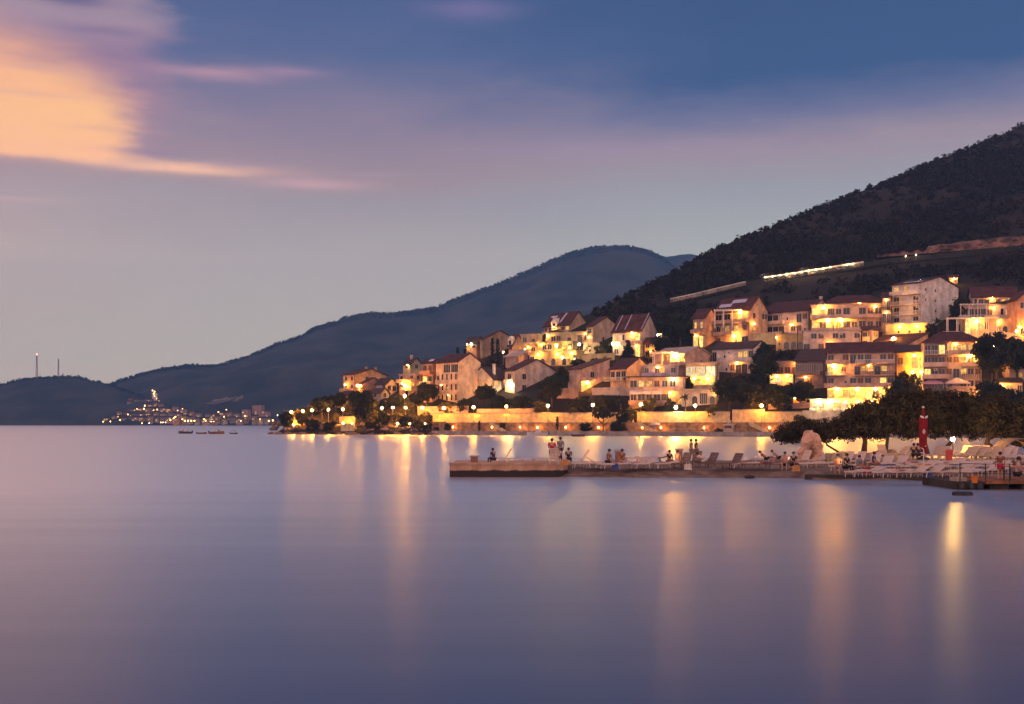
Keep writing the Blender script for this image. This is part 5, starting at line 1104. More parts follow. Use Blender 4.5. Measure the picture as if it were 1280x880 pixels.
# pier
pm = bpy.data.materials.new('pier_concrete'); pm.use_nodes = True; t = NT(pm.node_tree); b = t.n['Principled BSDF']; b.inputs['Roughness'].default_value = .9
geo = t.new('ShaderNodeNewGeometry'); sp = t.new('ShaderNodeSeparateXYZ'); t.l.new(geo.outputs['Position'], sp.inputs[0])
nz = t.noise(geo.outputs['Position'], 1.6, 6.)
hgt = t.m('ADD', sp.outputs[2], t.m('MULTIPLY', t.m('SUBTRACT', nz, .5), .22))
dry = t.mix(t.smooth(nz, .3, .7), (.36, .21, .14), (.54, .35, .24))
t.l.new(t.mix(t.smooth(hgt, .40, .47), (.030, .022, .022), dry), b.inputs['Base Color'])
pier = thing('pier', 'squat concrete bathing pier with a dark wet waterline', 'pier', (-4.05, 78, 0))
mb = MB(); pts = [(0, 0)]+[(6.0, 0), (6.9, .1), (7.4, .5), (7.7, 1.2), (7.8, 2.2), (7.8, 9), (0, 9)]
mb.prism(pts, 'z', -1.2, .80); mb.build('pier_body', pm, pier)
for i in range(6):
    mb = MB(); mb.box(i*1.0-.04 if i == 0 else i*1.003, i*1.003+.97, -.05, .6, .803, .93); mb.build('edge_slab', pm, pier)
def pillar(label, px, wpx, yt, yb, z):
    p = gpt(px, yb, z); w_ = wpx/F*p.y; h = (yb-yt)/F*p.y; o = thing('masonry_pillar', label, 'pillar', p, rnd.uniform(-.2, .2), 'short masonry pillars')
    mb = MB(); mb.prism([(-w_*.42, 0), (w_*.42, 0), (w_*.42, h*.85), (-w_*.42, h*.85)], 'y', 0, w_*.84); mb.build('shaft', STONE_RED, o)
    mb = MB(); mb.box(-w_*.55, w_*.55, -w_*.13, w_*.97, h*.853, h); mb.build('cap', CONCRETE, o)
pillar('short masonry pillar at the seaward end of the pier', 593, 10.5, 569.5, 580.5, .8)
pillar('reddish masonry pillar between the two seated bathers', 772.5, 9, 562.5, 578, .57)
pillar('dark masonry pillar behind the phone-lit group', 849.5, 8.5, 561, 577.5, .57)
# kerb, terrace, low walls
mb = MB(); mb.prism([(18.2, 74.6), (27.2, 72.6), (27.4, 73.3), (18.5, 75.4)], 'z', -.8, .30); tag(mb.build('concrete_kerb', CONCRETE_DARK), 'dark low concrete kerb along the waterside lounger row', 'kerb')
tm = pmat('terrace_paving', (.30, .25, .25), .9, .25, .5, .2, 4.)
mb = MB(); mb.prism([(25.2, 84.2), (60, 80.5), (60, 104.5), (28.5, 101.5), (25.6, 92)], 'z', -.6, .90); structure(mb.build('terrace', tm), 'raised paved lounger terrace behind the front rows')
def boulders(label, name, rows, mt, seed):
    rs = random.Random(seed); o = thing(name, label, 'stone wall', rows[0][0]); mb = MB(); off = Vector(o.location)
    p0, p1 = rows[0][0], rows[1][0]; hgt = rows[0][1]; n = int((p1-p0).length/.28)
    prof = []
    for i in range(n+1):
        c = p0.lerp(p1, i/n)-off; ring = []
        for k, (a, z) in enumerate([(-.4, 0), (-.42, hgt*.5), (-.3, hgt*.95), (.1, hgt), (.35, hgt*.9), (.45, 0)]):
            q = Vector((c.x, c.y+a, c.z+z)); q += Vector(mnoise.noise_vector((q+off)*2.1))*.13; ring.append(q)
        prof.append(ring)
    mb.add([q for r_ in prof for q in r_], [(i*6+k, i*6+k+1, (i+1)*6+k+1, (i+1)*6+k) for i in range(n) for k in range(5)]+[tuple(range(6)), tuple(n*6+5-k for k in range(6))]); mb.build('stone_face', mt, o); return o
boulders('dark rubble wall beside the thin tamarisk trunk', 'rubble_wall', [(gpt(1033, 580, .55), .80), (gpt(1062, 577, .55), .80)], STONE, 3)
boulders('rubble wall step leading up to the lounger terrace', 'rubble_wall', [(gpt(1084, 577, .55), .72), (gpt(1099, 577, .55), .72)], STONE, 7)
mb = MB()
for i in range(1): mb.ball((0, 0, .35), 1., 14, 10, (1.5, .9, .85))
for k in range(len(mb.v)): v = Vector(mb.v[k]); mb.v[k] = tuple(v+Vector(mnoise.noise_vector(v*1.1+Vector((3, 1, 7))))*.28)
p = gpt(1070, 572, .57); o = mb.build('boulder', pmat('dark_brown_stone', (.17, .115, .09), .95, .4, .9, .6, 3.)); o.scale = (.72, .72, .72); o.location = (p.x, 94, .6); tag(o, 'big brown boulder at the foot of the thick tamarisk trunk', 'boulder')
# upright weathered rock, two lobes with a cleft
mb = MB(); nn, mm = 36, 30
RKM = pmat('weathered_rock', (.54, .34, .25), .95, .35, 1.1, .8, 3.5)
for i in range(mm+1):
    z = i/mm*2.55
    for k in range(nn):
        a = 2*math.pi*k/nn; ca, sa = math.cos(a), math.sin(a)
        rx = .90*(1-.10*abs(z-.9))*(1. if z < 1.75 else max(.05, math.sqrt(max(0, 1-((z-1.75)/.82)**2)))); ry = rx*.72
        if ca < 0: rx *= 1.0+.05*z*.3
        else: rx *= 1.02 if z < 1.65 else .86
        cleft = math.exp(-((ca-.0)/.16)**2)*(1 if sa < 0 else .4)*math.exp(-((z-.8)/.8)**2)*.50
        x, y = ca*rx, sa*(ry-cleft); q = Vector((x+.06*z, y, z*(1-.17*max(0., ca)*(z/2.55)**.5)-(.10*max(0., -ca)*(z/2.55)))); q += Vector(mnoise.noise_vector(q*1.5+Vector((2, 5, 1))))*.20+Vector(mnoise.noise_vector(q*3.6))*.10+Vector(mnoise.noise_vector(q*8.))*.04; mb.v.append(tuple(q))
for i in range(mm):
    for k in range(nn): mb.f.append([i*nn+k, i*nn+(k+1) % nn, (i+1)*nn+(k+1) % nn, (i+1)*nn+k]); mb.mi.append(0)
mb.f.append([mm*nn+k for k in range(nn)]); mb.mi.append(0)
o = mb.build('standing_rock', RKM); o.location = ((1013-640)/F*91.5, 91.5, .45); tag(o, 'tall weathered standing rock with a cleft, beside the tamarisk crown', 'rock')
mb = MB(); mb.ball((0, 0, .22), .5, 12, 8, (.9, .8, .8))
for k in range(len(mb.v)): v = Vector(mb.v[k]); mb.v[k] = tuple(v+Vector(mnoise.noise_vector(v*2+Vector((9, 2, 1))))*.14)
o = mb.build('rock', RKM); o.location = ((1000-640)/F*91, 91, .5); tag(o, 'small rounded rock at the foot of the standing rock', 'rock')

# ------------------------------------------------------------------ sun loungers
PLASTIC = pmat('white_plastic', (.58, .48, .44), .45, .08, 1., spec=.4); PLASTIC_B = pmat('brown_plastic', (.12, .075, .07), .5, .15, 1., spec=.4); PLASTIC_O = pmat('tan_plastic', (.52, .40, .30), .45, .1, 1., spec=.4)
LPROTO = {}
def lounger_meshes(ang, mt):
    key = (ang, mt.name)
    if key in LPROTO: return LPROTO[key]
    W2 = .31
    mb = MB()
    mb.box(-.75, .45, -W2, -W2+.05, .27, .34); mb.box(-.75, .45, W2-.05, W2, .27, .34); mb.box(-.75, -.70, -W2+.052, W2-.052, .27, .34)
    for i in range(9): x = -.68+i*.125; mb.box(x, x+.095, -W2+.053, W2-.053, .295, .325)
    se = mb.mesh('seat', mt)
    a = R(ang); mb = MB(); M_ = Matrix.Translation((.46, 0, .31)) @ Matrix.Rotation(-a, 4, 'Y')
    mb.box(0, .78, -W2, -W2+.05, -.03, .03, M_); mb.box(0, .78, W2-.05, W2, -.03, .03, M_); mb.box(.73, .78, -W2+.052, W2-.052, -.03, .03, M_)
    for i in range(6): x = .02+i*.118; mb.box(x, x+.09, -W2+.053, W2-.053, -.015, .015, M_)
    bk = mb.mesh('backrest', mt)
    lg = []
    for x, y, k in ((-.55, -W2+.03, -.06), (-.55, W2-.03, -.06), (.40, -W2+.03, .08), (.40, W2-.03, .08)):
        mb = MB(); mb.tube([(x, y, .28), (x+k*.4, y, .14), (x+k, y, 0)], [.035, .03, .028], 5); lg.append(mb.mesh('leg', mt))
    LPROTO[key] = (se, bk, lg); return LPROTO[key]
def lounger(label, p, yaw, ang, mt=None, group='sun loungers on the beach'):
    o = thing('sun_lounger', label, 'sun lounger', p, R(yaw), group); se, bk, lg = lounger_meshes(ang, mt or PLASTIC)
    link('seat', se, o); link('backrest', bk, o)
    for g in lg: link('leg', g, o)
    return o
fr = [(1062, 595.5), (1080, 594.5)]+[(1097+19.3*i, 596-.1*i) for i in range(6)]
for i, (px, py) in enumerate([(1045, 588)]+fr):
    lounger('white lounger in the waterside row, %s from the seated phone users' % nth(i+1), gpt(px+6, py, .45 if i else .52)+Vector((0, 0, -.02)), 44+rnd.uniform(-12, 12), rnd.choice([4, 8, 14, 24]), group='waterside row of white loungers')
for i in range(9):
    lounger('white lounger in the second row behind the waterside row, %s from the standing rock end' % nth(i+1), gpt(1100+18.2*i+rnd.uniform(-2, 2), 588.6-.05*i, .50), 46+rnd.uniform(-13, 13), rnd.choice([4, 8, 22, 38]), group='second row of white loungers')
for i in range(8):
    lounger('white lounger in the third row below the terrace edge, %s from the standing rock end' % nth(i+1), gpt(1106+17.5*i+rnd.uniform(-2, 2), 584.4, .55), 48+rnd.uniform(-13, 13), rnd.choice([4, 8, 12, 36]), group='third row of white loungers')
for i in range(4):
    lounger('white lounger in the short row behind the wooden dock, %s from the dark railing' % nth(i+1), gpt(1213+12.5*i, 596-1.2*i, .50), 50+rnd.uniform(-8, 8), rnd.choice([6, 12, 20]), group='white loungers behind the dock')
for i in range(5):
    lounger('bluish-lit white lounger in the upper row behind the dock, %s from the dark railing' % nth(i+1), gpt(1207+11.5*i, 589-.5*i, .52), 50+rnd.uniform(-8, 8), rnd.choice([6, 12, 20]), group='white loungers behind the dock')
# terrace loungers
for i, (px, py, yaw, ang, mt) in enumerate([(1107, 573, 96, 62, PLASTIC_O), (1120, 572, 20, 42, PLASTIC_O), (1128, 574.5, 20, 44, PLASTIC_O), (1147, 574.5, 10, 5, PLASTIC_O), (1166, 574, 40, 50, PLASTIC_O), (1174, 573, 42, 48, PLASTIC_O), (1186, 574, 40, 10, PLASTIC_O)]):
    lounger('tan lounger on the raised terrace, %s from the end by the boulder' % nth(i+1), gpt(px, py, .9), yaw, ang, mt, 'loungers on the raised terrace')
k = 0
for r_ in range(3):
    for i in range(6):
        k += 1
        lounger('orange-lit lounger crowded around the terrace lamp, %s counted away from it' % nth(k), gpt(1203+10.5*i+3*r_, 570.8+1.9*r_, .9), 42+rnd.uniform(-6, 6), rnd.choice([40, 48, 12, 44]), PLASTIC_O if i < 4 else PLASTIC, 'loungers around the terrace lamp')
for i in range(5):
    lounger('white lounger at the frame edge end of the terrace, %s from the leaning trunk' % nth(i+1), gpt(1252+9*i, 575.5+.5*i, .9), 45, rnd.choice([6, 16]), PLASTIC, 'loungers at the far terrace end')
# pier and left beach
lounger('lone raised lounger on the pier beside the bent-down person', gpt(623, 579, .8)+Vector((0, .6, 0)), 4, 58, PLASTIC, 'loungers on the pier')
for i, px in enumerate((646, 661, 677)):
    lounger('flat lounger lying on the pier, %s from the lone raised lounger' % nth(i+1), gpt(px, 579.5, .8)+Vector((0, .7, 0)), 2, 0, PLASTIC_O if i != 1 else PLASTIC, 'loungers on the pier')
lounger('lounger seen from behind under the person in the red top', gpt(693, 580, .8), 268, 70, PLASTIC, 'loungers on the pier')
lounger('raised lounger right of the dark seated person on the pier', gpt(722, 579.5, .62)+Vector((0, 1.2, 0)), 6, 56, PLASTIC, 'loungers on the pier')
for i, (px, py, yaw, ang, mt) in enumerate([(716, 583.5, 8, 4, PLASTIC), (728, 585, 10, 4, PLASTIC), (742, 584.5, 14, 6, PLASTIC), (754, 585, 172, 30, PLASTIC), (764, 586, 20, 4, PLASTIC), (783, 585.5, 26, 4, PLASTIC), (792, 585, 30, 30, PLASTIC), (802, 585.5, 30, 34, PLASTIC), (815, 585, 150, 34, PLASTIC), (828, 585, 30, 8, PLASTIC),
      (792, 577.5, 0, 2, PLASTIC_O), (806, 577, 0, 2, PLASTIC_O), (818, 577.5, 0, 12, PLASTIC_B)]):
    lounger('pale lounger on the narrow beach, %s along from the pier' % nth(i+1), gpt(px, py, .55), yaw, ang, mt, 'loungers on the narrow beach')
for i, (px, py, yaw, ang, mt) in enumerate([(852, 585, 50, 62, PLASTIC_B), (868, 582.5, 64, 64, PLASTIC_B), (884, 584, 44, 56, PLASTIC_B), (914, 584.5, 44, 52, PLASTIC_B)]):
    lounger('dark brown lounger with raised back, %s right of the phone-lit group' % nth(i+1), gpt(px, py, .55), yaw, ang, mt, 'dark raised loungers')
for i, px in enumerate((898, 926, 940, 955, 970, 999)):
    lounger('flat lounger in the low row before the standing rock, %s from the dark raised loungers' % nth(i+1), gpt(px, 585.5-.3*(i % 2), .55), 8+rnd.uniform(-6, 6), rnd.choice([2, 5]), PLASTIC if i % 2 else PLASTIC_B, 'flat loungers in the low row')
for i, (px, py, yaw, ang, mt) in enumerate([(952, 578, 10, 4, PLASTIC), (974, 578, 10, 6, PLASTIC), (1001, 580, 36, 60, PLASTIC), (1022, 580, 40, 30, PLASTIC), (1055, 581, 44, 52, PLASTIC), (1070, 581.5, 44, 54, PLASTIC), (1092, 583, 60, 50, PLASTIC), (1010, 584, 26, 4, PLASTIC), (1026, 584.5, 26, 4, PLASTIC)]):
    lounger('white lounger around the standing rock, %s from the reclining couple' % nth(i+1), gpt(px, py, .55), yaw, ang, mt, 'white loungers around the standing rock')

# ------------------------------------------------------------------ people
SKIN = pmat('skin', (.40, .22, .15), .6, .1, 4.); HAIR = pmat('dark_hair', (.018, .013, .012), .6, .2, 5.)
CL = {n: pmat(n, c, .85, .2, 4.) for n, c in {'red_cloth': (.42, .012, .05), 'navy_cloth': (.03, .035, .07), 'white_cloth': (.62, .56, .54), 'black_cloth': (.022, .02, .026), 'brown_cloth': (.22, .09, .06), 'grey_blue_cloth': (.16, .17, .26), 'blue_cloth': (.04, .05, .16), 'pink_cloth': (.52, .30, .28), 'orange_cloth': (.55, .20, .07)}.items()}
def skinned(name, pts, edges, rad, sub=1):
    me = bpy.data.meshes.new(name); me.from_pydata(pts, edges, []); ob = bpy.data.objects.new(name, me); C.objects.link(ob)
    md = ob.modifiers.new('skin', 'SKIN'); md.use_smooth_shade = True
    for i, r_ in enumerate(rad): me.skin_vertices[0].data[i].radius = (r_, r_) if not isinstance(r_, tuple) else r_
    me.skin_vertices[0].data[0].use_root = True
    ob.modifiers.new('sub', 'SUBSURF').levels = sub
    dg = bpy.context.evaluated_depsgraph_get(); out = bpy.data.meshes.new_from_object(ob.evaluated_get(dg)); bpy.data.objects.remove(ob); bpy.data.meshes.remove(me); out.name = name
    return out
def pose_points(pose):
    J = {}
    if pose == 'stand': pel, lean, fw = Vector((0, 0, .93)), 3, None
    elif pose == 'sit': pel, lean = Vector((0, 0, .46)), -8
    elif pose == 'recline': pel, lean = Vector((0, 0, .43)), 48
    elif pose == 'lie': pel, lean = Vector((0, 0, .43)), 80
    lean = R(lean); up = Vector((0, math.sin(lean), math.cos(lean))); fwd = Vector((0, -math.cos(lean), math.sin(lean)))
    J['pel'] = pel; J['waist'] = pel+up*.20; J['chest'] = pel+up*.42; J['neck'] = pel+up*.55; J['head'] = pel+up*.66+Vector((0, -.02, 0)); J['top'] = pel+up*.78+Vector((0, -.02, 0))
    for sg, n in ((-1, 'a'), (1, 'b')):
        h = pel+Vector((sg*.10, 0, -.04)); J['hip'+n] = h; sh = pel+up*.49+Vector((sg*.19, 0, 0)); J['sho'+n] = sh
        if pose == 'stand':
            st_ = .10*sg; J['kne'+n] = Vector((sg*.11, -.03+st_*.6, .49)); J['ank'+n] = Vector((sg*.12, .03+st_, .08)); J['toe'+n] = J['ank'+n]+Vector((sg*.02, -.17, -.045))
            J['elb'+n] = sh+Vector((sg*.07, .03, -.28)); J['wri'+n] = sh+Vector((sg*.06, -.09, -.53))
        elif pose == 'sit':
            J['kne'+n] = pel+Vector((sg*.15, -.42, .02)); J['ank'+n] = Vector((sg*.14, -.46, .08)); J['toe'+n] = J['ank'+n]+Vector((0, -.17, -.045))
            J['elb'+n] = sh+Vector((sg*.05, -.08, -.27)); J['wri'+n] = J['kne'+n]+Vector((-sg*.06, .12, .10))
        else:
            J['kne'+n] = pel+Vector((sg*.10, -.43, .14 if sg < 0 else .02)); J['ank'+n] = pel+Vector((sg*.10, -.84, -.04)); J['toe'+n] = J['ank'+n]+Vector((0, -.06, .16))
            J['elb'+n] = sh+Vector((sg*.10, .0, -.20)); J['wri'+n] = J['elb'+n]+Vector((-sg*.05, -.22, .03))
    return J
PPROTO = {}
def person_meshes(pose):
    if pose in PPROTO: return PPROTO[pose]
    J = pose_points(pose)
    names = ['pel', 'waist', 'chest', 'neck', 'head', 'top']+[a+n for n in 'ab' for a in ('hip', 'kne', 'ank', 'toe', 'sho', 'elb', 'wri')]
    ix = {n: i for i, n in enumerate(names)}
    ed = [('pel', 'waist'), ('waist', 'chest'), ('chest', 'neck'), ('neck', 'head'), ('head', 'top')]+[e for n in 'ab' for e in (('pel', 'hip'+n), ('hip'+n, 'kne'+n), ('kne'+n, 'ank'+n), ('ank'+n, 'toe'+n), ('chest', 'sho'+n), ('sho'+n, 'elb'+n), ('elb'+n, 'wri'+n))]
    rad = {'pel': (.14, .11), 'waist': (.13, .10), 'chest': (.15, .11), 'neck': .055, 'head': (.082, .098), 'top': .06, 'hip': .085, 'kne': .055, 'ank': .038, 'toe': .032, 'sho': .058, 'elb': .04, 'wri': .028}
    body = skinned('body', [J[n] for n in names], [(ix[a], ix[b]) for a, b in ed], [rad.get(n, rad.get(n[:-1])) for n in names])
    # hands with five fingers, nose and ears join the body mesh
    mb = MB()
    for sg, n in ((-1, 'a'), (1, 'b')):
        w0 = J['wri'+n]; d = (w0-J['elb'+n]).normalized(); sd = d.cross(Vector((0, 1, .2))).normalized()*sg; pl = w0+d*.085
        mb.tube([w0-d*.02, w0+d*.04, pl], [.026, .040, .034], 7)
        for k, ln in enumerate((.065, .078, .072, .055)):
            q = pl+sd*(.030-.020*k); cv = sd.cross(d)*.022; mb.tube([q-d*.01, q+d*ln*.55+cv*.4, q+d*ln+cv*1.2], [.0095, .0085, .0065], 5)
        q = w0+d*.03+sd*.035; mb.tube([q, q+sd*.028+d*.03, q+sd*.03+d*.062], [.011, .010, .008], 5)
    hd = J['head']; mb.tube([hd+Vector((0, -.09, .035)), hd+Vector((0, -.118, -.004))], [.009, .017], 5)
    for sg in (-1, 1): mb.ball(tuple(hd+Vector((sg*.086, .0, .01))), .026, 6, 4, (.4, .8, 1.2)); mb.ball(tuple(hd+Vector((sg*.034, -.092, .035))), .013, 6, 4)
    mb.ball(tuple(hd+Vector((0, -.097, -.045))), .024, 6, 4, (1, .35, .3))
    bm = bmesh.new(); bm.from_mesh(body); tmp = mb.mesh('tmp', SKIN, True); bm.from_mesh(tmp); bm.to_mesh(body); bm.free(); body.materials.clear(); body.materials.append(SKIN)
    shirt = skinned('shirt', [J['pel']+(J['waist']-J['pel'])*.05, J['waist'], J['chest'], J['chest'].lerp(J['neck'], .62)]+[J[a+n] if a != 'mid' else J['sho'+n].lerp(J['elb'+n], .72) for n in 'ab' for a in ('sho', 'mid')], [(0, 1), (1, 2), (2, 3), (2, 4), (4, 5), (2, 6), (6, 7)],
                    [(.158, .125), (.150, .118), (.168, .126), .075, .072, .062, .072, .062])
    pr = [J['pel']]; pe = []; prd = [(.160, .128)]
    for n in 'ab':
        o = len(pr); pr += [J['hip'+n], J['kne'+n], J['kne'+n].lerp(J['ank'+n], .85)]; pe += [(0, o), (o, o+1), (o+1, o+2)]; prd += [.100, .070, .055]
    trousers = skinned('trousers', pr, pe, prd)
    sh_p = [J['pel']]; sh_e = []; sh_r = [(.160, .128)]
    for n in 'ab': o = len(sh_p); sh_p += [J['hip'+n], J['hip'+n].lerp(J['kne'+n], .75)]; sh_e += [(0, o), (o, o+1)]; sh_r += [.100, .088]
    shorts = skinned('shorts', sh_p, sh_e, sh_r)
    mb = MB(); mb.ball((0, 0, 0), .112, 12, 8, (.92, 1.05, 1.0)); c = J['head']+Vector((0, .018, .050))
    mb.v = [tuple(Vector(v)+c) for v in mb.v if True]; hair = mb.mesh('hair', HAIR, True)
    PPROTO[pose] = (body, shirt, trousers, shorts, hair); return PPROTO[pose]
def person(label, p, yaw, pose, top=None, bottom='navy_cloth', short=False, sc=1., seat=0., group=None):
    body, shirt, trousers, shorts, hair = person_meshes(pose)
    o = thing('person', label, 'person', (p.x, p.y, p.z+seat), R(yaw), group, sc)
    link('body', body, o)
    for nm, me, mt in (('shirt', shirt, CL[top] if top else None), ('shorts' if short else 'trousers', shorts if short else trousers, CL[bottom]), ('hair', hair, HAIR)):
        if mt is None: continue
        q = link(nm, me, o)
        if not me.materials: me.materials.append(mt)
        q.material_slots[0].link = 'OBJECT'; q.material_slots[0].material = mt
    return o
def phone(label, p, yaw, h):
    o = thing('phone', label, 'phone', (p.x, p.y, p.z+h), R(yaw)); M_ = Matrix.Rotation(R(35), 4, 'X')
    mb = MB(); mb.box(-.045, .045, -.005, .005, -.08, .08, M_); mb.build('case', DARKMETAL, o); mb = MB(); mb.box(-.039, .039, .0055, .0075, -.072, .072, M_); mb.build('screen', emat('phone_screen', (1, .85, .7), 60.), o)
person('person in a red top sitting with their back turned, high on the lounger', gpt(690, 580, .8), 178, 'sit', 'red_cloth', 'black_cloth', seat=.44)
person('tall person in a grey-blue shirt standing on the pier', gpt(701, 577.5, .8)+Vector((0, 1.0, 0)), 200, 'stand', 'grey_blue_cloth', 'navy_cloth', sc=1.0)
person('child in a white top sitting beside the person in red', gpt(698.5, 580, .8), 160, 'sit', 'white_cloth', 'navy_cloth', sc=.72, seat=.16)
person('person in black sitting at the inner end of the pier', gpt(710.5, 580, .8), 170, 'sit', 'black_cloth', 'black_cloth', sc=.86)
person('person bent down in dark clothes near the seaward pier pillar', gpt(617, 579.5, .8)+Vector((0, .4, 0)), 230, 'sit', 'navy_cloth', 'navy_cloth', sc=.86, seat=-.05)
person('bather in a brown top sitting left of the reddish pillar', gpt(760, 585, .55), 60, 'sit', 'brown_cloth', 'black_cloth', True)
person('bather with bare arms sitting right of the reddish pillar', gpt(779, 585, .55), -50, 'sit', 'brown_cloth', 'pink_cloth', True)
person('walker in grey-blue, the one nearer the dark pillar', gpt(864.5, 577, .57), 100, 'stand', 'grey_blue_cloth', 'grey_blue_cloth')
person('walker in darker blue, the one farther from the dark pillar', gpt(870.5, 577, .57), 100, 'stand', 'navy_cloth', 'grey_blue_cloth')
person('person in dark clothes hunched left of the phone-lit sitter', gpt(836, 584, .55), 30, 'sit', 'black_cloth', 'brown_cloth', sc=.92)
person('phone-lit sitter in an orange top beside the dark pillar', gpt(846, 584.5, .55), 40, 'sit', 'orange_cloth', 'white_cloth', True, sc=.92)
phone('phone glowing in front of the sitter in the orange top', gpt(847.8, 584.5, .55)+Vector((0, -.42, 0)), 30, .75)
person('sunbather in pale clothes reclining among the dark raised loungers', gpt(880, 583, .55), 60, 'recline', 'white_cloth', 'white_cloth', True, sc=.95)
person('reclining bather nearer the dark raised loungers', gpt(957.5, 578.5, .57), 75, 'recline', 'brown_cloth', 'black_cloth', True, sc=.9, seat=-.02)
person('reclining bather nearer the standing rock', gpt(972.5, 578, .57), 75, 'recline', None, 'black_cloth', True, sc=.9, seat=.02)
person('seated person in a pink top lit by a phone, before the low row', gpt(981.5, 588, .50), -20, 'sit', 'pink_cloth', 'black_cloth', True, sc=.95)
person('seated person in black next to the pink-topped one', gpt(991, 588, .50), 20, 'sit', 'black_cloth', 'navy_cloth', sc=.95)
phone('phone glowing between the pink-topped and black-clad sitters', gpt(986.5, 588, .50)+Vector((0, -.25, 0)), 0, .74)
person('seated person lit orange by a phone near the rubble wall', gpt(1047.5, 592, .45), -20, 'sit', 'orange_cloth', 'pink_cloth', True, sc=.95)
phone('phone in the hands of the orange-lit sitter', gpt(1048.5, 592, .45)+Vector((0, -.42, 0)), 0, .72)
person('hooded person in black leaning over beside the orange-lit sitter', gpt(1057, 592, .45), 40, 'sit', 'black_cloth', 'black_cloth', sc=.98)
person('person in a grey-blue top sitting on the waterside row', gpt(1073, 592, .45), 30, 'sit', 'grey_blue_cloth', 'pink_cloth', True, sc=.9)
person('person in dark blue sitting beside a red beach bag under the terrace step', gpt(1091, 588, .52), 60, 'sit', 'blue_cloth', 'brown_cloth', sc=.95)
person('darker of two silhouettes sitting on the terrace near the red parasol', gpt(1142, 575, .9), 150, 'sit', 'black_cloth', 'black_cloth', sc=.95)
person('silhouette sitting on the terrace touching the red parasol', gpt(1148, 575, .9), 190, 'sit', 'navy_cloth', 'black_cloth', sc=.95)
person('bare-backed person in red shorts standing behind the dock', gpt(1254, 600, .5)+Vector((0, .4, 0)), 165, 'stand', 'brown_cloth', 'red_cloth', True, sc=.86)
person('person in pink crouching on the dock by the orange table', gpt(1271, 603, .62), 60, 'sit', 'pink_cloth', 'black_cloth', True)

# ------------------------------------------------------------------ dock, railings and small things at the right
DOCKW = pmat('dock_planks', (.24, .10, .05), .8, .4, 1.5, .4, 6.)
o = thing('dock', 'low wooden dock on dark piers at the frame edge', 'dock', gpt(1195, 612, 0)); p1 = gpt(1300, 612, 0)-Vector(o.location); L_ = p1.x+6
mb = MB()
for i in range(16): mb.box(1.55, L_, .02+i*.33, .32+i*.33, .36, .46)
mb.build('deck', DOCKW, o)
mb = MB(); mb.box(1.5, L_, -.06, .0, .30, .47); mb.build('edge_board', DOCKW, o)
for i, x in enumerate((1.9, 3.6, 5.2)): mb = MB(); mb.box(x, x+1.0, .3, 4.8, -1.2, .355); mb.build('pier_block', CONCRETE_DARK, o)
o2 = thing('mooring_block', 'dark stepped block with rubber fenders at the dock corner', 'mooring block', gpt(1195, 612, 0))
mb = MB(); mb.box(0, 1.45, 0, 5.2, -1., .42); mb.build('block', CONCRETE_DARK, o2)
for x in (.25, .75, 1.2): mb = MB(); mb.ball((x, -.12, .12), .2, 8, 6, (.8, .7, 1.4)); mb.build('fender', DARKMETAL, o2)
mb = MB(); mb.box(.1, .7, .3, 1.2, .424, .62); mb.build('top_step', CONCRETE, o2)
o = thing('bucket', 'orange bucket standing on the mooring block', 'bucket', gpt(1221, 604, .46)+Vector((0, .3, 0)), 0)
mb = MB(); mb.lathe([(.14, 0), (.18, .34), (.195, .345), (.19, .36)], 12); mb.build('body', pmat('orange_plastic', (.62, .20, .03), .5, .1, 2.), o)
mb = MB(); mb.tube([(-.18, 0, .34), (-.12, 0, .46), (.12, 0, .46), (.18, 0, .34)], .012, 5); mb.build('handle', METAL, o)
o = thing('railing', 'thin dark railing around the dock', 'railing', gpt(1197, 608, .42))
for i, (px, py, z) in enumerate(((1200, 604, .42), (1232, 606, .46), (1262, 606, .46), (1298, 606, .46))):
    q = gpt(px, py, z)-Vector(o.location); mb = MB(); mb.tube([q, q+Vector((0, 0, 1.05))], .028, 6); mb.build('post', DARKMETAL, o)
for zz in (.55, 1.02):
    mb = MB(); mb.tube([gpt(px, py, z)-Vector(o.location)+Vector((0, 0, zz)) for px, py, z in ((1200, 604, .42), (1232, 606, .46), (1262, 606, .46), (1298, 606, .46))], .018, 5); mb.build('rail', DARKMETAL, o)
o = thing('table', 'orange-topped table at the end of the dock', 'table', gpt(1274, 600, .46), .1)
mb = MB(); mb.box(-.75, .75, -.4, .4, .70, .76); mb.build('table_top', pmat('orange_table_top', (.55, .25, .12), .5, .1, 2.), o)
for x in (-.68, .68):
    for y in (-.33, .33): mb = MB(); mb.box(x-.03, x+.03, y-.03, y+.03, 0, .70); mb.build('leg', DARKMETAL, o)
mb = MB(); mb.lathe([(.40, -.1), (.46, .0), (.46, .12), (.40, .17), (.10, .18)], 14); o = mb.build('buoy', DARKMETAL); o.location = gpt(1203, 619, 0); o.scale = (1.1, .8, 1); tag(o, 'dark drum-shaped buoy floating beside the dock', 'buoy')
for px, py, l in ((766, 594.5, 'dark flat stone at the waterline below the reddish pillar'), (875, 595.5, 'dark stone at the waterline below the dark raised loungers'), (937, 597, 'small dark stone at the waterline before the low row')):
    mb = MB(); mb.ball((0, 0, .05), .3, 9, 6, (1.2, .8, .45)); o = mb.build('stone', CONCRETE_DARK); o.location = gpt(px, py, .05); tag(o, l, 'stone')
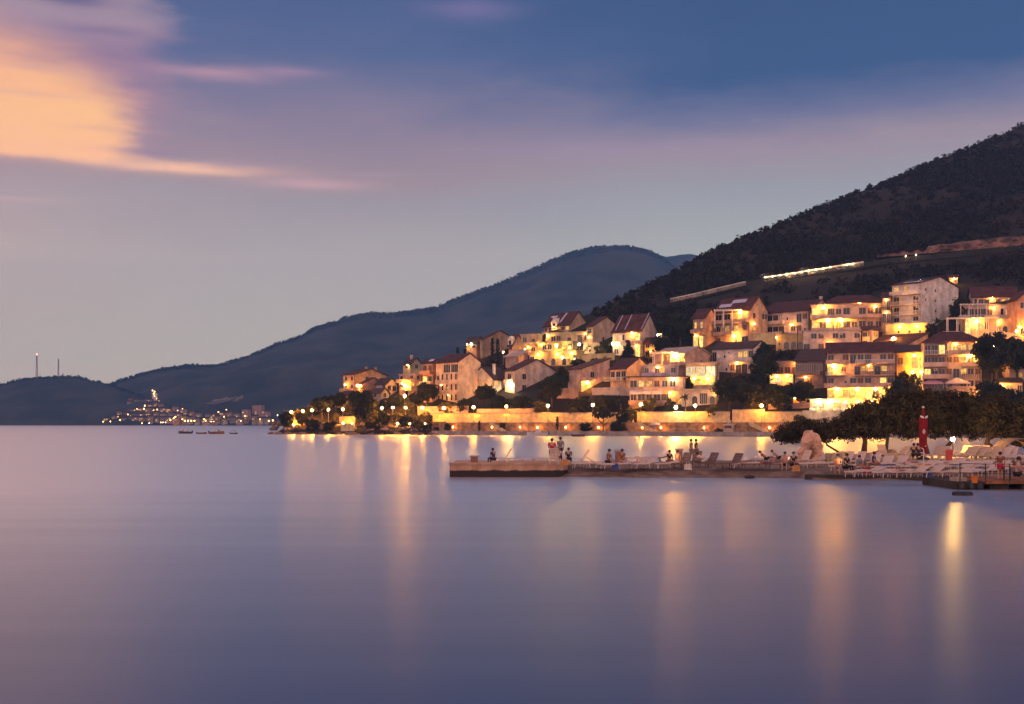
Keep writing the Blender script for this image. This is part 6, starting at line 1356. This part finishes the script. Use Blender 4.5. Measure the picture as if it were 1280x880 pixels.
# closed red parasol
o = thing('parasol', 'tall closed red parasol with white trim in front of the tamarisks', 'parasol', gpt(1154, 574.5, .9)); S1 = o.location.y/F
RED = pmat('red_canvas', (.22, .006, .016), .75, .3, 2.); H = 64*S1
mb = MB(); mb.tube([(0, 0, 0), (0, 0, H+.05)], .045, 8); mb.build('pole', DARKMETAL, o)
mb = MB(); nn = 24
prof = [(.40, .52), (.34, .9), (.33, 1.5), (.35, 2.2), (.37, 2.8), (.36, H*.80), (.28, H*.83), (.17, H*.86), (.13, H*.95), (.05, H)]
for r_, z in prof:
    for k in range(nn): a = 6.283*k/nn; q = r_*.80*(1+.17*math.cos(a*8)*(z < H*.84)); mb.v.append((math.cos(a)*q*.95, math.sin(a)*q, z))
for i in range(len(prof)-1):
    for k in range(nn): mb.f.append([i*nn+k, i*nn+(k+1) % nn, (i+1)*nn+(k+1) % nn, (i+1)*nn+k]); mb.mi.append(0)
mb.build('canopy', RED, o, True)
for a0, a1 in ((-2.6, -1.75), (-1.45, -.6)):
    mb = MB()
    for k in range(6):
        a = a0+(a1-a0)*k/5; z = H*.80+.12*(k/5 if a0 > -2 else 1-k/5)
        mb.v += [(math.cos(a)*.33, math.sin(a)*.35, z), (math.cos(a)*.29, math.sin(a)*.31, z+.13)]
    for k in range(5): mb.f.append([2*k, 2*k+2, 2*k+3, 2*k+1]); mb.mi.append(0)
    mb.build('white_trim', WHITE, o)
mb = MB(); mb.ball((0, 0, H+.08), .09, 8, 6); mb.build('finial', WHITE, o)
mb = MB()
mb.tube([(-.06+.075*math.cos(R(q)), -.335, 2.0+.15*math.sin(R(q))) for q in range(0, 361, 24)], .026, 5)
emb = mb.build('white_emblem', WHITE, o); mb = MB(); mb.tube([(-.10, -.338, 1.93), (-.02, -.338, 2.08)], .024, 5); mb.build('emblem_stroke', WHITE, emb)
mb = MB(); mb.tube([(.02, -.335, .95), (.10, -.33, 1.0)], .03, 5); mb.build('white_patch', WHITE, o)
mb = MB(); mb.lathe([(.42, 0), (.42, .12), (.2, .18), (.08, .4)], 12); mb.build('base', CONCRETE_DARK, o)
o = thing('umbrella_pole', 'bare white parasol pole standing between the second and third rows', 'parasol pole', gpt(1154.5, 589, .52)); mb = MB(); mb.tube([(0, 0, 0), (0, 0, 1.35)], .03, 6); mb.build('pole', WHITE, o); mb = MB(); mb.tube([(0, 0, 1.36), (-.16, 0, 1.45)], .028, 6); mb.build('crank', WHITE, o)
# terrace lamp and its red litter bin
p = gpt(1191, 573, .9); lamp('bright low lamp on the lounger terrace among the tamarisks', 1191, 549, .9, p.y+4, emat('terrace_lamp', (1, .50, .12), 1900.), .15)
o = thing('litter_bin', 'red bin below the bright terrace lamp', 'bin', gpt(1190, 577.5, .9)+Vector((0, .5, 0))); mb = MB(); mb.lathe([(.20, 0), (.24, .62), (.26, .63), (.26, .70)], 12); mb.build('body', pmat('red_bin_paint', (.5, .07, .07), .5, .1, 2.), o); mb = MB(); mb.lathe([(.27, .705), (.18, .82), (.03, .86)], 12); mb.build('lid', pmat('red_bin_paint', (.5, .07, .07)), o)

# ------------------------------------------------------------------ tamarisk trees behind the beach
def tamarisk(label, px_base, py_base, Y, lean, crown, seed, thick=.16):
    """crown: list of (px, py, rx px, ry px) lobes read off the photo"""
    rs = np.random.default_rng(seed); o3 = wpt(px_base, py_base, Y); o = thing('tamarisk_tree', label, 'tree', o3, 0, 'tamarisk trees behind the beach')
    C_ = []; Rr = []
    for (px, py, rx, ry) in crown:
        c = wpt(px, py, Y)-o3; ax = rx/F*Y; azz = ry/F*Y; n = int(30*ax*azz*1.0)+18
        d = rs.normal(size=(n, 3)); d /= np.linalg.norm(d, axis=1)[:, None]; d *= rs.random((n, 1))**.33
        C_.append(d*np.array([ax, min(ax, 2.2), azz])+np.array(c)); Rr.append(.28+.42*rs.random(n))
    C_ = np.concatenate(C_); Rr = np.concatenate(Rr)
    link('crown', quads_mesh('crown', leaves_arrays(rs, C_, Rr, 38, .26, .9, .30), LEAF_TAM), o)
    mb = MB(); tz = crown[0]; top = wpt(tz[0], tz[1]+tz[3]*.3, Y)-o3
    mid = top*.45+Vector((lean, 0, 0)); mb.tube([(0, 0, -.6), (lean*.3, 0, .2), mid, top], [thick*1.3, thick, thick*.8, thick*.35], 8)
    for k, (px, py, rx, ry) in enumerate(crown):
        for j in range(3):
            e = wpt(px+rs.uniform(-.6, .6)*rx, py+rs.uniform(-.5, .3)*ry, Y)-o3+Vector((0, rs.uniform(-1, 1), 0)); st_ = mid.lerp(top, .2+.3*j*.5)
            mb.tube([st_, st_.lerp(e, .5)+Vector((0, 0, .15)), e], [thick*.45, thick*.28, .02], 6)
    mb.build('trunk', BARK, o)
tamarisk('low spreading tamarisk behind the standing rock', 1052, 569, 102, -.5, [(1028, 537, 20, 13), (996, 541, 24, 12), (1052, 537, 17, 13), (980, 545, 10, 6), (1006, 533, 18, 7)], 1, .10)
tamarisk('tamarisk with a thick trunk beside the boulder', 1079, 568, 102, .2, [(1078, 527, 24, 20), (1060, 533, 20, 16), (1094, 533, 18, 16), (1082, 515, 15, 11)], 2, .26)
tamarisk('tamarisk with a slim upright trunk left of the red parasol', 1107, 570, 103, .0, [(1112, 519, 24, 26), (1096, 524, 18, 20), (1126, 527, 18, 20), (1116, 502, 15, 11)], 3, .17)
tamarisk('tamarisk directly behind the red parasol', 1159, 571, 103, .1, [(1148, 518, 26, 29), (1166, 520, 22, 27), (1140, 503, 16, 14), (1160, 499, 15, 11)], 4, .24)
tamarisk('dark dense tamarisk right of the red parasol', 1172, 571, 104, .5, [(1196, 520, 32, 28), (1214, 524, 26, 25), (1190, 502, 20, 13), (1212, 503, 16, 12)], 5, .20)
tamarisk('tamarisk with a thick leaning trunk near the frame edge', 1259, 575, 98, -1.1, [(1240, 522, 24, 25), (1262, 526, 26, 26), (1246, 505, 18, 12), (1285, 528, 26, 26)], 6, .32)
tamarisk('tamarisk cut by the frame edge', 1292, 576, 97, .2, [(1284, 530, 24, 24), (1304, 520, 30, 30), (1278, 545, 16, 12)], 7, .25)
o = thing('awning', 'brown arched hoop awning by the leaning tamarisk trunk', 'awning', gpt(1278, 573, .9)); mb = MB()
n = 10; prof = [(math.cos(math.pi*i/n)*1.5, math.sin(math.pi*i/n)*1.5) for i in range(n+1)]+[(math.cos(math.pi*i/n)*1.42, math.sin(math.pi*i/n)*1.42) for i in range(n, -1, -1)]
mb.prism(prof, 'y', 0, 2.4); mb.build('hoop_cloth', pmat('brown_canvas', (.20, .14, .12), .9, .2, 2.), o)

# towels thrown over loungers, bags beside them
TOW = [pmat(n, c, .95, .15, 5.) for n, c in (('blue_towel', (.05, .08, .26)), ('pink_towel', (.55, .25, .25)), ('striped_orange_towel', (.55, .25, .08)), ('pale_towel', (.62, .55, .50)), ('red_towel', (.34, .03, .04)))]
def towel(label, p, yaw, mt, z):
    mb = MB(); nx_ = 9
    prof = [(-.62, .0)]+[(-.55+.14*i, .045+.012*math.sin(i*2.1)) for i in range(nx_)]+[(.62, .0)]
    mb.prism(prof+[(x, zz+.02) for x, zz in reversed(prof)], 'y', -.27, .29)
    o = mb.build('towel', mt); o.location = (p.x, p.y, p.z+z); o.rotation_euler = (0, 0, R(yaw)); tag(o, label, 'towel', 'towels on the loungers')
for i, (px, py, z0, yaw, k, lab) in enumerate([(1111, 588.6, .5, 46, 0, 'blue towel lying on the second row near the grey-blue-topped sitter'), (1158, 588.4, .5, 46, 2, 'orange towel lying on the second row just right of the bare pole'), (1203, 588.3, .5, 46, 0, 'blue towel lying at the dock end of the second row'), (1140, 584.4, .55, 48, 1, 'pink towel in the third row behind the bare pole'), (1181, 584.4, .55, 48, 3, 'pale towel in the third row below the red bin'),
      (1231, 594, .5, 50, 0, 'blue towel on the short row behind the dock'), (797, 585, .55, 30, 1, 'pink towel on the narrow beach right of the reddish pillar'), (745, 584.6, .55, 14, 3, 'pale towel on the narrow beach near the pier'), (964, 585.4, .55, 8, 4, 'red towel in the low row below the reclining couple'), (1127, 596, .43, 44, 1, 'pink towel on the waterside row left of the bare pole')]):
    towel(lab, gpt(px, py, z0)+Vector((0, .25, 0)), yaw, TOW[k], .335)
def bag(label, px, py, z0, mt):
    o = thing('beach_bag', label, 'bag', gpt(px, py, z0), rnd.uniform(-.6, .6)); mb = MB(); mb.prism([(-.24, 0), (.24, 0), (.20, .34), (.05, .38), (-.20, .33)], 'y', -.10, .12); mb.build('body', mt, o)
    mb = MB(); mb.tube([(-.14, 0, .33), (-.09, 0, .52), (.09, 0, .52), (.14, 0, .33)], .014, 5); mb.build('handle', mt, o)
for px, py, z0, k, lab in ((1084, 592, .5, 4, 'red beach bag beside the person in dark blue'), (769, 586.5, .53, 0, 'blue beach bag between the bathers at the reddish pillar'), (860, 587, .5, 3, 'pale beach bag at the first dark raised lounger'), (995, 589, .47, 2, 'orange beach bag beside the black-clad sitter'), (1160, 598, .36, 0, 'blue beach bag on the kerb below the bare pole'), (706, 581, .8, 2, 'orange bag on the pier by the person in black')): bag(lab, px, py, z0, TOW[k])
# ------------------------------------------------------------------ evening air
hz = bpy.data.materials.new('evening_haze'); hz.use_nodes = True; t = NT(hz.node_tree); t.n.clear()
vol = t.new('ShaderNodeVolumePrincipled'); vol.inputs['Color'].default_value = (.16, .45, 1.0, 1); vol.inputs['Density'].default_value = HAZE_DENSITY; vol.inputs['Anisotropy'].default_value = .0
vol.inputs['Density Attribute'].default_value = ''
t.l.new(vol.outputs[0], t.new('ShaderNodeOutputMaterial').inputs['Volume'])
mb = MB(); mb.box(-3400, 2400, -80, 4000, -9, 520); o = mb.build('haze', hz); tag(o, 'blue evening haze over the bay', 'haze', kind='stuff'); o.display_type = 'WIRE'
